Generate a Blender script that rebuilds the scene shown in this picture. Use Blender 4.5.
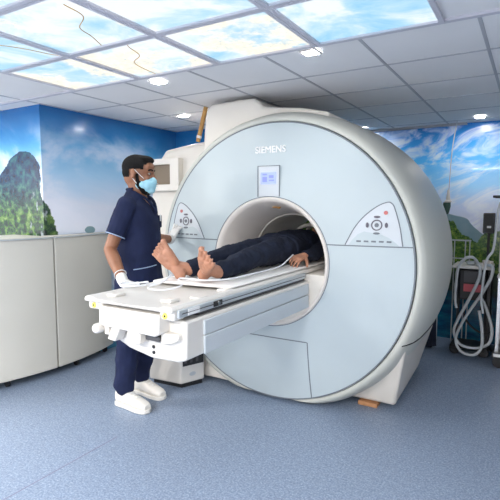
import bpy, bmesh, math, random
from mathutils import Vector, Matrix, Euler
R = math.radians
PI = math.pi
random.seed(4)
C = bpy.context.scene
for o in list(bpy.data.objects): bpy.data.objects.remove(o)
COL = C.collection

# ---------------------------------------------------------------- camera, exposure, world
cd = bpy.data.cameras.new('camera'); cam = bpy.data.objects.new('camera', cd); COL.objects.link(cam)
cd.sensor_width = 36; cd.sensor_fit = 'HORIZONTAL'; cd.lens = 470 / 500 * 36
cd.clip_start = .02
cam.location = (0, 0, 1.38); cam.rotation_euler = (R(90 - 5.47), 0, R(31))
C.camera = cam
C.view_settings.view_transform = 'Standard'; C.view_settings.look = 'None'
C.view_settings.gamma = 1; C.view_settings.use_curve_mapping = False
C.view_settings.exposure = 1.17
w = bpy.data.worlds.new('world'); C.world = w; w.use_nodes = True
w.node_tree.nodes['Background'].inputs[0].default_value = (.8, .85, 1, 1)
w.node_tree.nodes['Background'].inputs[1].default_value = .15
PANEL_E = .465        # ceiling light panels
LAMP_E = 75.0          # small square downlights
REAR_W = 48.0         # each ceiling lamp of the unseen half of the room
CEIL = 2.187

# ---------------------------------------------------------------- material helpers
def mat(name, col, rough=.5, metal=0, noise=0, scale=20, bump=0, bscale=60, coat=0, emit=None, es=1, spec=.5):
    m = bpy.data.materials.new(name); m.use_nodes = True
    nt = m.node_tree; b = nt.nodes['Principled BSDF']
    b.inputs['Base Color'].default_value = (*col, 1); b.inputs['Roughness'].default_value = rough
    b.inputs['Metallic'].default_value = metal; b.inputs['Coat Weight'].default_value = coat
    b.inputs['Specular IOR Level'].default_value = spec
    tc = nt.nodes.new('ShaderNodeTexCoord')
    if noise:
        n = nt.nodes.new('ShaderNodeTexNoise'); n.inputs['Scale'].default_value = scale; n.inputs['Detail'].default_value = 4
        nt.links.new(tc.outputs['Object'], n.inputs['Vector'])
        r = nt.nodes.new('ShaderNodeValToRGB')
        r.color_ramp.elements[0].position = .3; r.color_ramp.elements[1].position = .7
        r.color_ramp.elements[0].color = (*[c * (1 - noise) for c in col], 1)
        r.color_ramp.elements[1].color = (*[min(1, c * (1 + noise)) for c in col], 1)
        nt.links.new(n.outputs['Fac'], r.inputs['Fac']); nt.links.new(r.outputs['Color'], b.inputs['Base Color'])
    if bump:
        n = nt.nodes.new('ShaderNodeTexNoise'); n.inputs['Scale'].default_value = bscale; n.inputs['Detail'].default_value = 3
        nt.links.new(tc.outputs['Object'], n.inputs['Vector'])
        bp = nt.nodes.new('ShaderNodeBump'); bp.inputs['Strength'].default_value = bump; bp.inputs['Distance'].default_value = .01
        nt.links.new(n.outputs['Fac'], bp.inputs['Height']); nt.links.new(bp.outputs['Normal'], b.inputs['Normal'])
    if emit:
        b.inputs['Emission Color'].default_value = (*emit, 1); b.inputs['Emission Strength'].default_value = es
    return m
class NT:
    """tiny node-graph builder"""
    def __init__(s, m): s.nt = m.node_tree
    def n(s, t, **k):
        o = s.nt.nodes.new(t)
        for a, v in k.items(): setattr(o, a, v)
        return o
    def put(s, sock, v):
        if hasattr(v, 'is_output'): s.nt.links.new(v, sock)
        elif isinstance(v, tuple) and len(v) == 3 and sock.type == 'RGBA': sock.default_value = (*v, 1)
        else: sock.default_value = v
    def math(s, op, a, b=0, c=None, clamp=False):
        o = s.n('ShaderNodeMath', operation=op); o.use_clamp = clamp
        s.put(o.inputs[0], a); s.put(o.inputs[1], b)
        if c is not None: s.put(o.inputs[2], c)
        return o.outputs[0]
    def mix(s, f, a, b, blend='MIX'):
        o = s.n('ShaderNodeMix', data_type='RGBA', blend_type=blend)
        s.put(o.inputs[0], f); s.put(o.inputs[6], a); s.put(o.inputs[7], b)
        return o.outputs[2]
    def ramp(s, f, stops):
        o = s.n('ShaderNodeValToRGB'); cr = o.color_ramp
        while len(cr.elements) < len(stops): cr.elements.new(.5)
        for e, (p, c) in zip(cr.elements, stops):
            e.position = p; e.color = (*c, 1) if isinstance(c, tuple) else (c, c, c, 1)
        s.put(o.inputs[0], f); return o.outputs[0]
    def noise(s, vec, scale, detail=4, rough=.55, dist=0):
        o = s.n('ShaderNodeTexNoise'); o.inputs['Scale'].default_value = scale; o.inputs['Detail'].default_value = detail
        o.inputs['Roughness'].default_value = rough; o.inputs['Distortion'].default_value = dist
        s.put(o.inputs['Vector'], vec); return o.outputs['Fac']
    def step(s, a, e0, e1):
        o = s.n('ShaderNodeMapRange', interpolation_type='SMOOTHSTEP'); s.put(o.inputs[0], a)
        o.inputs[1].default_value = e0; o.inputs[2].default_value = e1; return o.outputs[0]
    def xyz(s, v):
        o = s.n('ShaderNodeSeparateXYZ'); s.put(o.inputs[0], v); return o.outputs
    def comb(s, x, y, z=0):
        o = s.n('ShaderNodeCombineXYZ'); s.put(o.inputs[0], x); s.put(o.inputs[1], y); s.put(o.inputs[2], z); return o.outputs[0]
    def curve(s, v, pts):
        """height profile: v -> piecewise curve through pts, all within 0..1"""
        o = s.n('ShaderNodeFloatCurve'); c = o.mapping.curves[0]
        for p in pts[1:-1]: c.points.new(*p)
        c.points[0].location = pts[0]; c.points[-1].location = pts[-1]
        o.mapping.update(); s.put(o.inputs['Value'], v); return o.outputs[0]
def sr(r, g, b):   # sRGB 0-255 -> linear
    return tuple(((c / 255) / 12.92 if c / 255 < .04045 else ((c / 255 + .055) / 1.055) ** 2.4) for c in (r, g, b))

# ---------------------------------------------------------------- mesh helpers
def obj(name, bm, m, parent=None, smooth=False, bevel=0, seg=2, kind=None, angle=40):
    me = bpy.data.meshes.new(name)
    bmesh.ops.recalc_face_normals(bm, faces=bm.faces[:])
    bm.to_mesh(me); bm.free()
    if m: me.materials.append(m)
    o = bpy.data.objects.new(name, me); COL.objects.link(o)
    if parent:
        o.parent = parent; o.matrix_parent_inverse = parent_inv(parent)
    if smooth or bevel:
        for p in me.polygons: p.use_smooth = True
        if hasattr(me, 'set_sharp_from_angle'): me.set_sharp_from_angle(angle=R(angle))
    if bevel:
        b = o.modifiers.new('bevel', 'BEVEL'); b.width = bevel; b.segments = seg; b.limit_method = 'ANGLE'; b.angle_limit = R(35); b.harden_normals = False
    if kind: o['kind'] = kind
    return o
def world_of(o):
    mt = Matrix.LocRotScale(o.location, o.rotation_euler, o.scale)
    return (world_of(o.parent) @ o.matrix_parent_inverse @ mt) if o.parent else mt
def parent_inv(p): return world_of(p).inverted()
def thing(name, label, cat, loc=(0, 0, 0), rz=0, group=None):
    o = bpy.data.objects.new(name, None); COL.objects.link(o)
    o.empty_display_size = .1
    o.location = loc; o.rotation_euler = (0, 0, rz); o['label'] = label; o['category'] = cat
    if group: o['group'] = group
    return o
def tag(o, label, cat, group=None):
    o['label'] = label; o['category'] = cat
    if group: o['group'] = group
    return o
def B(): return bmesh.new()
def box(bm, x0, x1, y0, y1, z0, z1, mt=None):
    vs = [bm.verts.new((x, y, z)) for x in (x0, x1) for y in (y0, y1) for z in (z0, z1)]
    if mt:
        for v in vs: v.co = mt @ v.co
    for f in ((0, 1, 3, 2), (4, 6, 7, 5), (0, 4, 5, 1), (2, 3, 7, 6), (0, 2, 6, 4), (1, 5, 7, 3)): bm.faces.new([vs[i] for i in f])
    return bm
def prism(bm, pts, axis, a0, a1):
    """polygon pts in the plane normal to axis, extruded from a0 to a1"""
    def P(p, a):
        return {'x': (a, p[0], p[1]), 'y': (p[0], a, p[1]), 'z': (p[0], p[1], a)}[axis]
    lo = [bm.verts.new(P(p, a0)) for p in pts]; hi = [bm.verts.new(P(p, a1)) for p in pts]
    n = len(pts); bm.faces.new(lo); bm.faces.new(hi[::-1])
    for i in range(n): bm.faces.new([lo[i], lo[(i + 1) % n], hi[(i + 1) % n], hi[i]])
    return bm
def rings(bm, rs, close=False, cap=True):
    n = len(rs[0])
    vv = [[bm.verts.new(p) for p in r] for r in rs]
    m = len(vv)
    for i in range(m if close else m - 1):
        a, b = vv[i], vv[(i + 1) % m]
        for k in range(n): bm.faces.new([a[k], a[(k + 1) % n], b[(k + 1) % n], b[k]])
    if cap and not close:
        bm.faces.new(vv[0][::-1]); bm.faces.new(vv[-1])
    return bm
def lathe(bm, prof, c, axis='y', n=96, close=False, cap=False):
    """prof: list of (radius, position along axis)"""
    rs = []
    for r, a in prof:
        ring = []
        for k in range(n):
            t = 2 * PI * k / n
            u, v = r * math.cos(t), r * math.sin(t)
            ring.append({'y': (c[0] + u, a, c[1] + v), 'z': (c[0] + u, c[1] + v, a), 'x': (a, c[0] + u, c[1] + v)}[axis])
        rs.append(ring)
    return rings(bm, rs, close, cap)
def smooth_path(pts, sub=6):
    pts = [Vector(p) for p in pts]
    if len(pts) < 3: return pts
    out = []
    P = [pts[0] * 2 - pts[1]] + pts + [pts[-1] * 2 - pts[-2]]
    for i in range(1, len(P) - 2):
        for k in range(sub):
            t = k / sub
            a, b, c, d = P[i - 1], P[i], P[i + 1], P[i + 2]
            out.append(.5 * ((2 * b) + (c - a) * t + (2 * a - 5 * b + 4 * c - d) * t * t + (3 * b - a - 3 * c + d) * t ** 3))
    out.append(pts[-1]); return out
def tube(bm, pts, r, n=8, sub=6, flat=1.0):
    p = smooth_path(pts, sub) if sub > 1 else [Vector(q) for q in pts]
    rs = []; up = Vector((0, 0, 1)); prev = None
    for i, q in enumerate(p):
        d = (p[min(i + 1, len(p) - 1)] - p[max(i - 1, 0)]).normalized()
        if prev is None:
            s = d.cross(up)
            if s.length < .1: s = d.cross(Vector((1, 0, 0)))
        else: s = prev - d * prev.dot(d)
        s.normalize(); prev = s; t = s.cross(d)
        rr = r(i / (len(p) - 1)) if callable(r) else r
        rs.append([q + (s * math.cos(2 * PI * k / n) + t * flat * math.sin(2 * PI * k / n)) * rr for k in range(n)])
    return rings(bm, rs)
def ribbon(bm, pts, y, width, depth=.002, closed=False):
    """thin flat strip in the xz plane at face offset, following pts (x, z); y may be a function of x, z"""
    P = [Vector((a, b)) for a, b in pts]; n = len(P); L = []; Rr = []
    for i in range(n):
        if closed: d = P[(i + 1) % n] - P[i - 1]
        else: d = P[min(i + 1, n - 1)] - P[max(i - 1, 0)]
        d.normalize(); s = Vector((-d.y, d.x)) * width / 2
        L.append(P[i] + s); Rr.append(P[i] - s)
    Y = y if callable(y) else (lambda a, b: y)
    rs = []
    for a, b in zip(L, Rr):
        rs.append([(a.x, Y(a.x, a.y) - depth, a.y), (b.x, Y(b.x, b.y) - depth, b.y), (b.x, Y(b.x, b.y) + .002, b.y), (a.x, Y(a.x, a.y) + .002, a.y)])
    return rings(bm, rs, close=closed)
def catm(pts, sub=6, closed=False):
    P = [Vector((*p, 0)) for p in pts]
    if closed:
        P = P + P[:3]
        out = []
        for i in range(1, len(P) - 2):
            for k in range(sub):
                t = k / sub; a, b, c, d = P[i - 1], P[i], P[i + 1], P[i + 2]
                out.append(.5 * ((2 * b) + (c - a) * t + (2 * a - 5 * b + 4 * c - d) * t * t + (3 * b - a - 3 * c + d) * t ** 3))
        return [(v.x, v.y) for v in out]
    return [(v.x, v.y) for v in smooth_path([(p[0], p[1], 0) for p in pts], sub)]
def cap(bm, p0, p1, r0, r1, n=12, sq=1.0, side=None):
    """tapered capsule; sq squashes it along the axis perpendicular to side"""
    p0, p1 = Vector(p0), Vector(p1); d = p1 - p0; L = d.length
    d = d.normalized() if L > 1e-6 else Vector((0, 0, 1))
    s = Vector(side) if side else d.cross(Vector((0, 0, 1)))
    if s.length < .05: s = d.cross(Vector((1, 0, 0)))
    s = (s - d * s.dot(d)).normalized(); t = s.cross(d)
    rs = []
    for a in (-75, -50, -25, 0):
        rs.append((p0 + d * r0 * math.sin(R(a)), r0 * math.cos(R(a))))
    for a in (0, 25, 50, 75):
        rs.append((p1 + d * r1 * math.sin(R(a)), r1 * math.cos(R(a))))
    rings(bm, [[c + (s * math.cos(2 * PI * k / n) + t * sq * math.sin(2 * PI * k / n)) * r for k in range(n)] for c, r in rs])
def ell(bm, c, r, rot=(0, 0, 0), n=20, m=12):
    M = Matrix.Translation(c) @ Euler([R(a) for a in rot]).to_matrix().to_4x4()
    rs = []
    for j in range(1, m):
        a = PI * j / m - PI / 2
        rs.append([M @ Vector((r[0] * math.cos(a) * math.cos(2 * PI * k / n), r[1] * math.cos(a) * math.sin(2 * PI * k / n), r[2] * math.sin(a))) for k in range(n)])
    rings(bm, rs)
def loft(bm, secs, n=24, power=2.0):
    """secs: (centre, a vector, b vector) superellipse sections"""
    rs = []
    for c, a, b in secs:
        c, a, b = Vector(c), Vector(a), Vector(b)
        ring = []
        for k in range(n):
            t = 2 * PI * k / n; cs, sn = math.cos(t), math.sin(t)
            ring.append(c + a * math.copysign(abs(cs) ** (2 / power), cs) + b * math.copysign(abs(sn) ** (2 / power), sn))
        rs.append(ring)
    rings(bm, rs)
def blob(name, bm, m, parent=None, voxel=.006, smooth=6, fac=.5, wrinkle=0, wscale=.06):
    """all the overlapping solids of bm fused into one continuous skin"""
    me = bpy.data.meshes.new(name); bmesh.ops.recalc_face_normals(bm, faces=bm.faces[:]); bm.to_mesh(me); bm.free()
    tmp = bpy.data.objects.new('tmp', me); COL.objects.link(tmp)
    md = tmp.modifiers.new('r', 'REMESH'); md.mode = 'VOXEL'; md.voxel_size = voxel; md.use_smooth_shade = True
    sm = tmp.modifiers.new('s', 'SMOOTH'); sm.factor = fac; sm.iterations = smooth
    if wrinkle:
        tx = bpy.data.textures.new(name + '_folds', 'CLOUDS'); tx.noise_scale = wscale; tx.noise_depth = 1
        dm = tmp.modifiers.new('d', 'DISPLACE'); dm.texture = tx; dm.strength = wrinkle; dm.mid_level = .5; dm.texture_coords = 'LOCAL'
        s2 = tmp.modifiers.new('s2', 'SMOOTH'); s2.factor = .5; s2.iterations = 2
    dg = bpy.context.evaluated_depsgraph_get()
    new = bpy.data.meshes.new_from_object(tmp.evaluated_get(dg), depsgraph=dg); new.name = name
    bpy.data.objects.remove(tmp)
    new.materials.clear(); new.materials.append(m)
    for p in new.polygons: p.use_smooth = True
    o = bpy.data.objects.new(name, new); COL.objects.link(o)
    if parent: o.parent = parent; o.matrix_parent_inverse = parent_inv(parent)
    return o
def text(name, s, size, loc, rot, m, parent=None, ext=.0008, align='CENTER', bold=0):
    cu = bpy.data.curves.new(name, 'FONT'); cu.body = s; cu.size = size; cu.extrude = ext; cu.align_x = align; cu.align_y = 'CENTER'; cu.bevel_depth = bold; cu.bevel_resolution = 0
    t = bpy.data.objects.new('tmp', cu); COL.objects.link(t)
    dg = bpy.context.evaluated_depsgraph_get(); me = bpy.data.meshes.new_from_object(t.evaluated_get(dg), depsgraph=dg)
    bpy.data.objects.remove(t); me.name = name; me.materials.clear(); me.materials.append(m)
    o = bpy.data.objects.new(name, me); COL.objects.link(o); 
    me.transform(Matrix.Translation(loc) @ Euler(rot).to_matrix().to_4x4())
    if parent: o.parent = parent; o.matrix_parent_inverse = parent_inv(parent)
    return o

# ---------------------------------------------------------------- materials
M = {}
M['cream'] = mat('cream_plastic', (.74, .70, .64), .38, noise=.03, scale=3)
M['white'] = mat('white_plastic', (.68, .655, .62), .35, noise=.02, scale=4)
M['ring'] = mat('warm_silver_shell', (.54, .55, .505), .48, noise=.03, scale=2)
M['face'] = mat('pale_blue_grey_fascia', (.485, .555, .585), .42, noise=.03, scale=1.5)
M['face2'] = mat('pale_grey_control_plate', (.58, .62, .66), .4)
M['seam'] = mat('grey_joint', (.16, .18, .21), .5)
M['bore'] = mat('bore_liner', (.80, .75, .70), .4)
M['steel'] = mat('brushed_grey_rail', (.50, .54, .57), .35, metal=.3)
M['panelblue'] = mat('light_blue_grey_side_panel', (.54, .59, .63), .4)
M['black'] = mat('black_plastic', (.012, .012, .014), .5)
M['dark'] = mat('dark_grey_plastic', (.06, .06, .065), .5)
M['yellow'] = mat('yellow_sticker', (.75, .65, .12), .5)
M['wood'] = mat('pine_wood', (.50, .27, .08), .6, noise=.2, scale=30)
M['woodblock'] = mat('raw_wood_block', (.45, .22, .10), .7, noise=.2, scale=25)
M['cab'] = mat('cream_laminate', (.60, .585, .53), .45, noise=.02, scale=3)
M['tile'] = mat('ceiling_tile', (.80, .79, .80), .8, noise=.03, scale=2)
M['tbar'] = mat('ceiling_t_bar', (.42, .42, .46), .5)
M['lightbar'] = mat('grey_light_frame', (.55, .54, .60), .5)
M['navy'] = mat('navy_scrub_cotton', (.012, .018, .055), .85, noise=.15, scale=12, bump=.25, bscale=250, spec=.25)
M['navy2'] = mat('dark_navy_cotton', (.010, .014, .030), .85, noise=.2, scale=10, bump=.25, bscale=200, spec=.25)
M['piping'] = mat('pale_blue_piping', (.35, .45, .62), .7)
M['skin'] = mat('brown_skin', (.27, .115, .060), .5, noise=.12, scale=14)
M['skin2'] = mat('light_brown_skin', (.42, .20, .125), .5, noise=.15, scale=16)
M['hair'] = mat('black_hair', (.008, .007, .007), .8, noise=.3, scale=80, bump=.6, bscale=300, spec=.2)
M['mask'] = mat('pale_blue_mask', (.36, .66, .78), .8, noise=.05, scale=30)
M['glove'] = mat('white_latex', (.75, .74, .72), .45, bump=.15, bscale=60)
M['shoe'] = mat('white_leather', (.78, .75, .70), .5)
M['sole'] = mat('off_white_rubber', (.70, .68, .64), .6)
M['lace'] = mat('white_lace', (.85, .84, .82), .8)
M['sheet'] = mat('white_sheet', (.80, .78, .76), .8, bump=.15, bscale=20)
M['hose'] = mat('translucent_grey_hose', (.50, .53, .55), .4)
M['cable'] = mat('white_cable', (.72, .74, .78), .45)
M['pink'] = mat('pink_screen_label', (.55, .10, .12), .5)
M['metal'] = mat('chrome', (.6, .6, .6), .25, metal=1)
M['eye'] = mat('eye_white', (.30, .27, .24), .4)
M['nail'] = mat('nail', (.55, .33, .26), .4)
M['print'] = mat('grey_print', (.13, .12, .15), .6)
M['redprint'] = mat('red_print', (.55, .16, .15), .6)
M['logo'] = mat('white_lettering', (.88, .88, .88), .4)
M['label'] = mat('white_label_tape', (.8, .8, .8), .6)
M['green'] = mat('green_cloth', (.22, .24, .08), .8)
M['brown'] = mat('brown_interior', (.22, .17, .12), .6)
# lcd screen
m = mat('lit_blue_lcd', (.1, .12, .3), .3, emit=sr(150, 165, 235), es=.62); M['lcd'] = m
m = mat('lcd_glyph', (.1, .1, .3), .3, emit=sr(105, 120, 215), es=.62); M['lcd2'] = m
# floor: blue-grey flecked vinyl
m = mat('blue_grey_flecked_vinyl', (.25, .3, .4), .38); g = NT(m); b = m.node_tree.nodes['Principled BSDF']
oc = g.n('ShaderNodeTexCoord').outputs['Object']
n1 = g.ramp(g.noise(oc, 95, 3, .8), [(.30, sr(92, 109, 136)), (.46, sr(126, 143, 168)), (.58, sr(150, 165, 187)), (.75, sr(190, 199, 217))])
n2 = g.ramp(g.noise(oc, 1.1, 3), [(.3, .93), (.7, 1.0)])
n3 = g.ramp(g.noise(oc, 34, 4, .8), [(.35, .82), (.65, 1.0)])
g.put(b.inputs['Base Color'], g.mix(1.0, g.mix(1.0, n1, n2, 'MULTIPLY'), n3, 'MULTIPLY'))
g.put(b.inputs['Roughness'], g.ramp(g.noise(oc, 20, 3), [(.3, .33), (.7, .5)]))
M['floor'] = m
# printed mural, left walls: u runs along the wall from the pillar corner, v is the height
def mural_common(name):
    m = mat(name, (.5, .5, .5), .22, coat=.15); g = NT(m); b = m.node_tree.nodes['Principled BSDF']
    uv = g.n('ShaderNodeUVMap').outputs[0]; x = g.xyz(uv)
    return m, g, b, uv, x[0], x[1]
m, g, b, uv, u, v = mural_common('mural_sea_and_limestone_island')
vz = g.math('DIVIDE', v, 2.2)
cl = g.noise(g.comb(g.math('ADD', g.math('MULTIPLY', u, .8), g.math('MULTIPLY', v, .5)), g.math('MULTIPLY', v, 1.3)), 1.9, 6, .55, .5)
vv = g.math('ADD', vz, g.math('MULTIPLY', g.math('SUBTRACT', cl, .5), -.16))
sky = g.ramp(vv, [(.0, sr(60, 120, 150)), (.50, sr(190, 200, 214)), (.64, sr(190, 196, 210)), (.76, sr(140, 176, 204)), (.85, sr(78, 146, 190)), (.92, sr(38, 110, 166)), (1.0, sr(24, 86, 144))])
cm = g.math('MULTIPLY', g.step(cl, .46, .66), g.step(vz, .97, .80))
sky = g.mix(g.math('MULTIPLY', cm, .7), sky, sr(200, 202, 214))
sky = g.mix(1.0, sky, (1.45, 1.45, 1.45), 'MULTIPLY')
rag = g.math('MULTIPLY', g.math('SUBTRACT', g.noise(uv, 14, 5, .7), .5), .09)
# outline of the island: right-hand edge as a function of height, left-hand edge too
h01 = g.math('DIVIDE', g.math('SUBTRACT', v, 1.0), 1.0)
redge = g.curve(h01, [(0, .66), (.17, .60), (.30, .56), (.38, .52), (.42, .48), (.62, .465), (.72, .44), (.79, .37), (.825, .28), (.84, .05), (1, 0)])
redge = g.math('SUBTRACT', redge, .48)
ledge = g.curve(h01, [(0, 0), (.45, .10), (.55, .22), (.64, .36), (.70, .44), (.76, .50), (.80, .58), (.835, .68), (.85, .86), (1, .9)])
ledge = g.math('SUBTRACT', ledge, .95)
um = g.math('ADD', u, rag)
isl = g.math('MULTIPLY', g.step(g.math('SUBTRACT', redge, um), 0, .012), g.step(g.math('SUBTRACT', um, ledge), 0, .012))
vo = g.n('ShaderNodeTexVoronoi'); vo.inputs['Scale'].default_value = 17; g.put(vo.inputs['Vector'], g.comb(g.math('ADD', u, g.math('MULTIPLY', g.noise(uv, 8, 3), .2)), v))
tn = g.math('ADD', g.math('MULTIPLY', g.noise(uv, 22, 6, .8), .55), g.math('ADD', g.math('MULTIPLY', vo.outputs['Distance'], .25), g.math('MULTIPLY', g.noise(uv, 5, 3), .35)))
low = g.ramp(tn, [(.46, sr(14, 36, 34)), (.57, sr(36, 70, 46)), (.66, sr(84, 118, 58)), (.78, sr(140, 162, 100))])
hi = g.ramp(tn, [(.46, sr(8, 34, 70)), (.57, sr(16, 56, 88)), (.67, sr(32, 92, 104)), (.80, sr(60, 126, 120))])
tree = g.mix(g.step(v, 1.25, 1.65), low, hi)
rock = g.math('MULTIPLY', g.step(g.noise(g.comb(g.math('MULTIPLY', u, 3.0), v), 6, 4, .7), .56, .66), g.step(g.math('ADD', um, .25), 0, .1))
tree = g.mix(g.math('MULTIPLY', rock, g.step(v, 1.66, 1.4)), tree, sr(150, 160, 168))
colr = g.mix(isl, sky, tree)
# the small islet far along the horizon
e = g.math('ADD', g.math('POWER', g.math('DIVIDE', g.math('SUBTRACT', u, .468), .06), 2), g.math('POWER', g.math('DIVIDE', g.math('SUBTRACT', v, 1.155), .034), 2))
colr = g.mix(g.step(g.math('ADD', e, g.math('MULTIPLY', rag, 6)), 1.1, .8), colr, sr(126, 158, 168))
g.put(b.inputs['Base Color'], colr); M['muralL'] = m
# printed mural, right wall: u = world x, v = height
m, g, b, uv, u, v = mural_common('mural_mountain_lake')
vz = g.math('DIVIDE', v, 2.2)
st = g.noise(g.comb(g.math('ADD', g.math('MULTIPLY', u, 1.2), g.math('MULTIPLY', v, .5)), g.math('ADD', g.math('MULTIPLY', v, 3.0), g.math('MULTIPLY', u, -1.3))), 1.7, 6, .6, 1.1)
vv = g.math('ADD', vz, g.math('MULTIPLY', g.math('SUBTRACT', st, .5), -.12))
sky = g.ramp(vv, [(.50, sr(176, 178, 190)), (.62, sr(176, 186, 206)), (.72, sr(128, 182, 220)), (.84, sr(70, 156, 210)), (.94, sr(44, 126, 192)), (1.0, sr(34, 104, 174))])
sky = g.mix(g.math('MULTIPLY', g.step(st, .44, .66), .75), sky, sr(200, 206, 220))
sky = g.mix(1.0, sky, (1.7, 1.7, 1.7), 'MULTIPLY')
rag = g.math('MULTIPLY', g.math('SUBTRACT', g.noise(uv, 11, 5, .7), .5), .10)
u01 = g.math('ADD', g.math('DIVIDE', u, 2.0), 1.0)
mt = g.math('ADD', g.curve(u01, [(0, .3), (.45, .34), (.60, .33), (.66, .30), (.715, .27), (.735, .22), (.76, .17), (.82, .10), (1, .16)]), .98)
col = g.mix(g.step(g.math('SUBTRACT', mt, v), 0, .012), sky, g.mix(g.noise(uv, 9, 4), sr(110, 150, 160), sr(150, 172, 184)))
tr = g.math('ADD', g.curve(u01, [(0, .5), (.5, .45), (.62, .40), (.655, .38), (.675, .30), (.70, .25), (.74, .22), (.76, .17), (.79, .25), (.83, .28), (1, .35)]), .84)
tn = g.noise(uv, 24, 5, .75)
leaf = g.ramp(tn, [(.35, sr(24, 58, 34)), (.5, sr(78, 118, 46)), (.65, sr(150, 176, 80))])
col = g.mix(g.step(g.math('SUBTRACT', g.math('ADD', tr, rag), v), 0, .01), col, leaf)
deck = g.step(g.math('ADD', v, g.math('MULTIPLY', rag, .3)), .74, .66)
col = g.mix(deck, col, g.ramp(g.noise(uv, 5, 5, .7), [(.35, sr(24, 48, 52)), (.6, sr(64, 84, 58))]))
water = g.step(g.math('ADD', v, rag), .56, .40)
col = g.mix(water, col, g.ramp(g.noise(g.comb(u, g.math('MULTIPLY', v, 3)), 5, 5, .6), [(.35, sr(10, 62, 104)), (.6, sr(22, 108, 136)), (.75, sr(60, 140, 150))]))
g.put(b.inputs['Base Color'], col); M['muralR'] = m
# back-lit print of the ceiling panels: sky through blossom
def panel_mat(name, yellow):
    m = mat(name, (.1, .1, .1), .6); g = NT(m); b = m.node_tree.nodes['Principled BSDF']
    oc = g.n('ShaderNodeTexCoord').outputs['Object']; gi = g.n('ShaderNodeNewGeometry').outputs['Position']
    a = g.noise(gi, 2.6, 6, .65, .6)
    skyc = g.ramp(a, [(.34, sr(134, 200, 238)), (.46, sr(180, 220, 244)), (.58, sr(238, 246, 252))])
    bl = g.ramp(g.noise(gi, 26, 6, .85), [(.34, sr(150, 190, 222)), (.42, sr(238, 232, 212)), (.50, sr(255, 247, 226)), (.64, sr(255, 254, 246))])
    f = g.step(g.math('ADD', g.math('MULTIPLY', g.noise(gi, 2.1, 5, .6), 1.0), g.math('MULTIPLY', g.noise(gi, 13, 4, .7), .25)), .70 - yellow, .82 - yellow)
    c = g.mix(f, skyc, bl)
    g.put(b.inputs['Emission Color'], c); b.inputs['Emission Strength'].default_value = PANEL_E
    return m
M['panelY'] = panel_mat('backlit_blossom_print', .16)
M['panelM'] = panel_mat('backlit_sky_and_blossom_print', .09)
M['panelB'] = panel_mat('backlit_sky_print', -.10)
M['lamp'] = mat('lit_led_diffuser', (.9, .9, .9), .5, emit=(1, .97, .93), es=LAMP_E)

# ================================================================ THE SETTING
o = obj('floor', box(B(), -5.3, 2.6, -2.6, 5.3, -.1, 0), M['floor'], kind='structure')
def wall(name, pts, m, thick=.1, z1=2.4, u0=0):
    """vertical wall sheet along the ground polyline with UVs in metres, thickness added behind"""
    bm = B(); uvl = bm.loops.layers.uv.new('UVMap'); s = u0
    for (a, b_) in zip(pts[:-1], pts[1:]):
        L = math.dist(a, b_)
        v = [bm.verts.new((*a, 0)), bm.verts.new((*b_, 0)), bm.verts.new((*b_, z1)), bm.verts.new((*a, z1))]
        f = bm.faces.new(v)
        for lp, q in zip(f.loops, ((s, 0), (s + L, 0), (s + L, z1), (s, z1))): lp[uvl].uv = q
        s += L
    bmesh.ops.remove_doubles(bm, verts=bm.verts[:], dist=.0001)
    me = bpy.data.meshes.new(name); bm.to_mesh(me); bm.free(); me.materials.append(m)
    o = bpy.data.objects.new(name, me); COL.objects.link(o)
    md = o.modifiers.new('t', 'SOLIDIFY'); md.thickness = thick; md.offset = -1
    o['kind'] = 'structure'; return o
WX, WY = -3.446, 2.445
wall('wall_left', [(-5.2, WY), (WX, WY), (WX, 4.14), (-2.55, 4.14)], M['muralL'], u0=-(5.2 + WX))
wall('wall_back_jog', [(-2.55, 4.14), (-2.55, 5.17)], M['muralR'], u0=-3.6)
wall('wall_back', [(-2.55, 5.17), (2.5, 5.17)], M['muralR'], u0=-2.55)
plain = mat('painted_wall', (.72, .73, .74), .7)
wall('wall_right', [(2.5, 5.17), (2.5, -2.5)], plain)
wall('wall_front', [(2.5, -2.5), (-5.2, -2.5)], plain)
wall('wall_far_left', [(-5.2, -2.5), (-5.2, WY)], plain)
obj('ceiling', box(B(), -5.3, 2.6, -2.6, 5.3, CEIL, CEIL + .08), M['tile'], kind='structure')
# T-bar grid
bm = B()
gx = [-.24 - .53 * k for k in range(10)] + [-.24 + .53 * k for k in range(1, 6)]
gy = [2.27 + .54 * k for k in range(0, 6)]
for x in gx:
    if x > -5.2 and x < 2.5: box(bm, x - .008, x + .008, 2.27, 5.17, CEIL - .003, CEIL + .01)
for y in gy[1:]: box(bm, -5.2, 2.5, y - .008, y + .008, CEIL - .003, CEIL + .01)
for x in gx:
    if x > .1 or x < -3.3: box(bm, x - .008, x + .008, -2.5, 2.27, CEIL - .003, CEIL + .01)
for k in range(9):
    y = 1.73 - .54 * k
    if y > -2.5:
        box(bm, -.35, 2.5, y - .008, y + .008, CEIL - .003, CEIL + .01); box(bm, -5.2, -2.8, y - .008, y + .008, CEIL - .003, CEIL + .01)
obj('ceiling_trim_1', bm, M['tbar'], kind='structure').name = 'trim_1'
# back edge trim of the light field
bm = B(); box(bm, -5.2, 2.5, 2.262, 2.290, CEIL - .012, CEIL + .01)
obj('trim_2', bm, M['lightbar'], kind='structure')
bm = B(); box(bm, -2.56, -.6, 5.12, 5.16, CEIL - .02, CEIL); obj('trim_3', bm, M['tbar'], kind='structure')
# weld seam of the vinyl
bm = B(); box(bm, -2.12, -2.116, -.5, 1.9, 0, .0006, Matrix.Translation((.05, .0, 0)))
obj('trim_4', bm, mat('vinyl_weld_seam', sr(120, 110, 135), .5), kind='structure')

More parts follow.
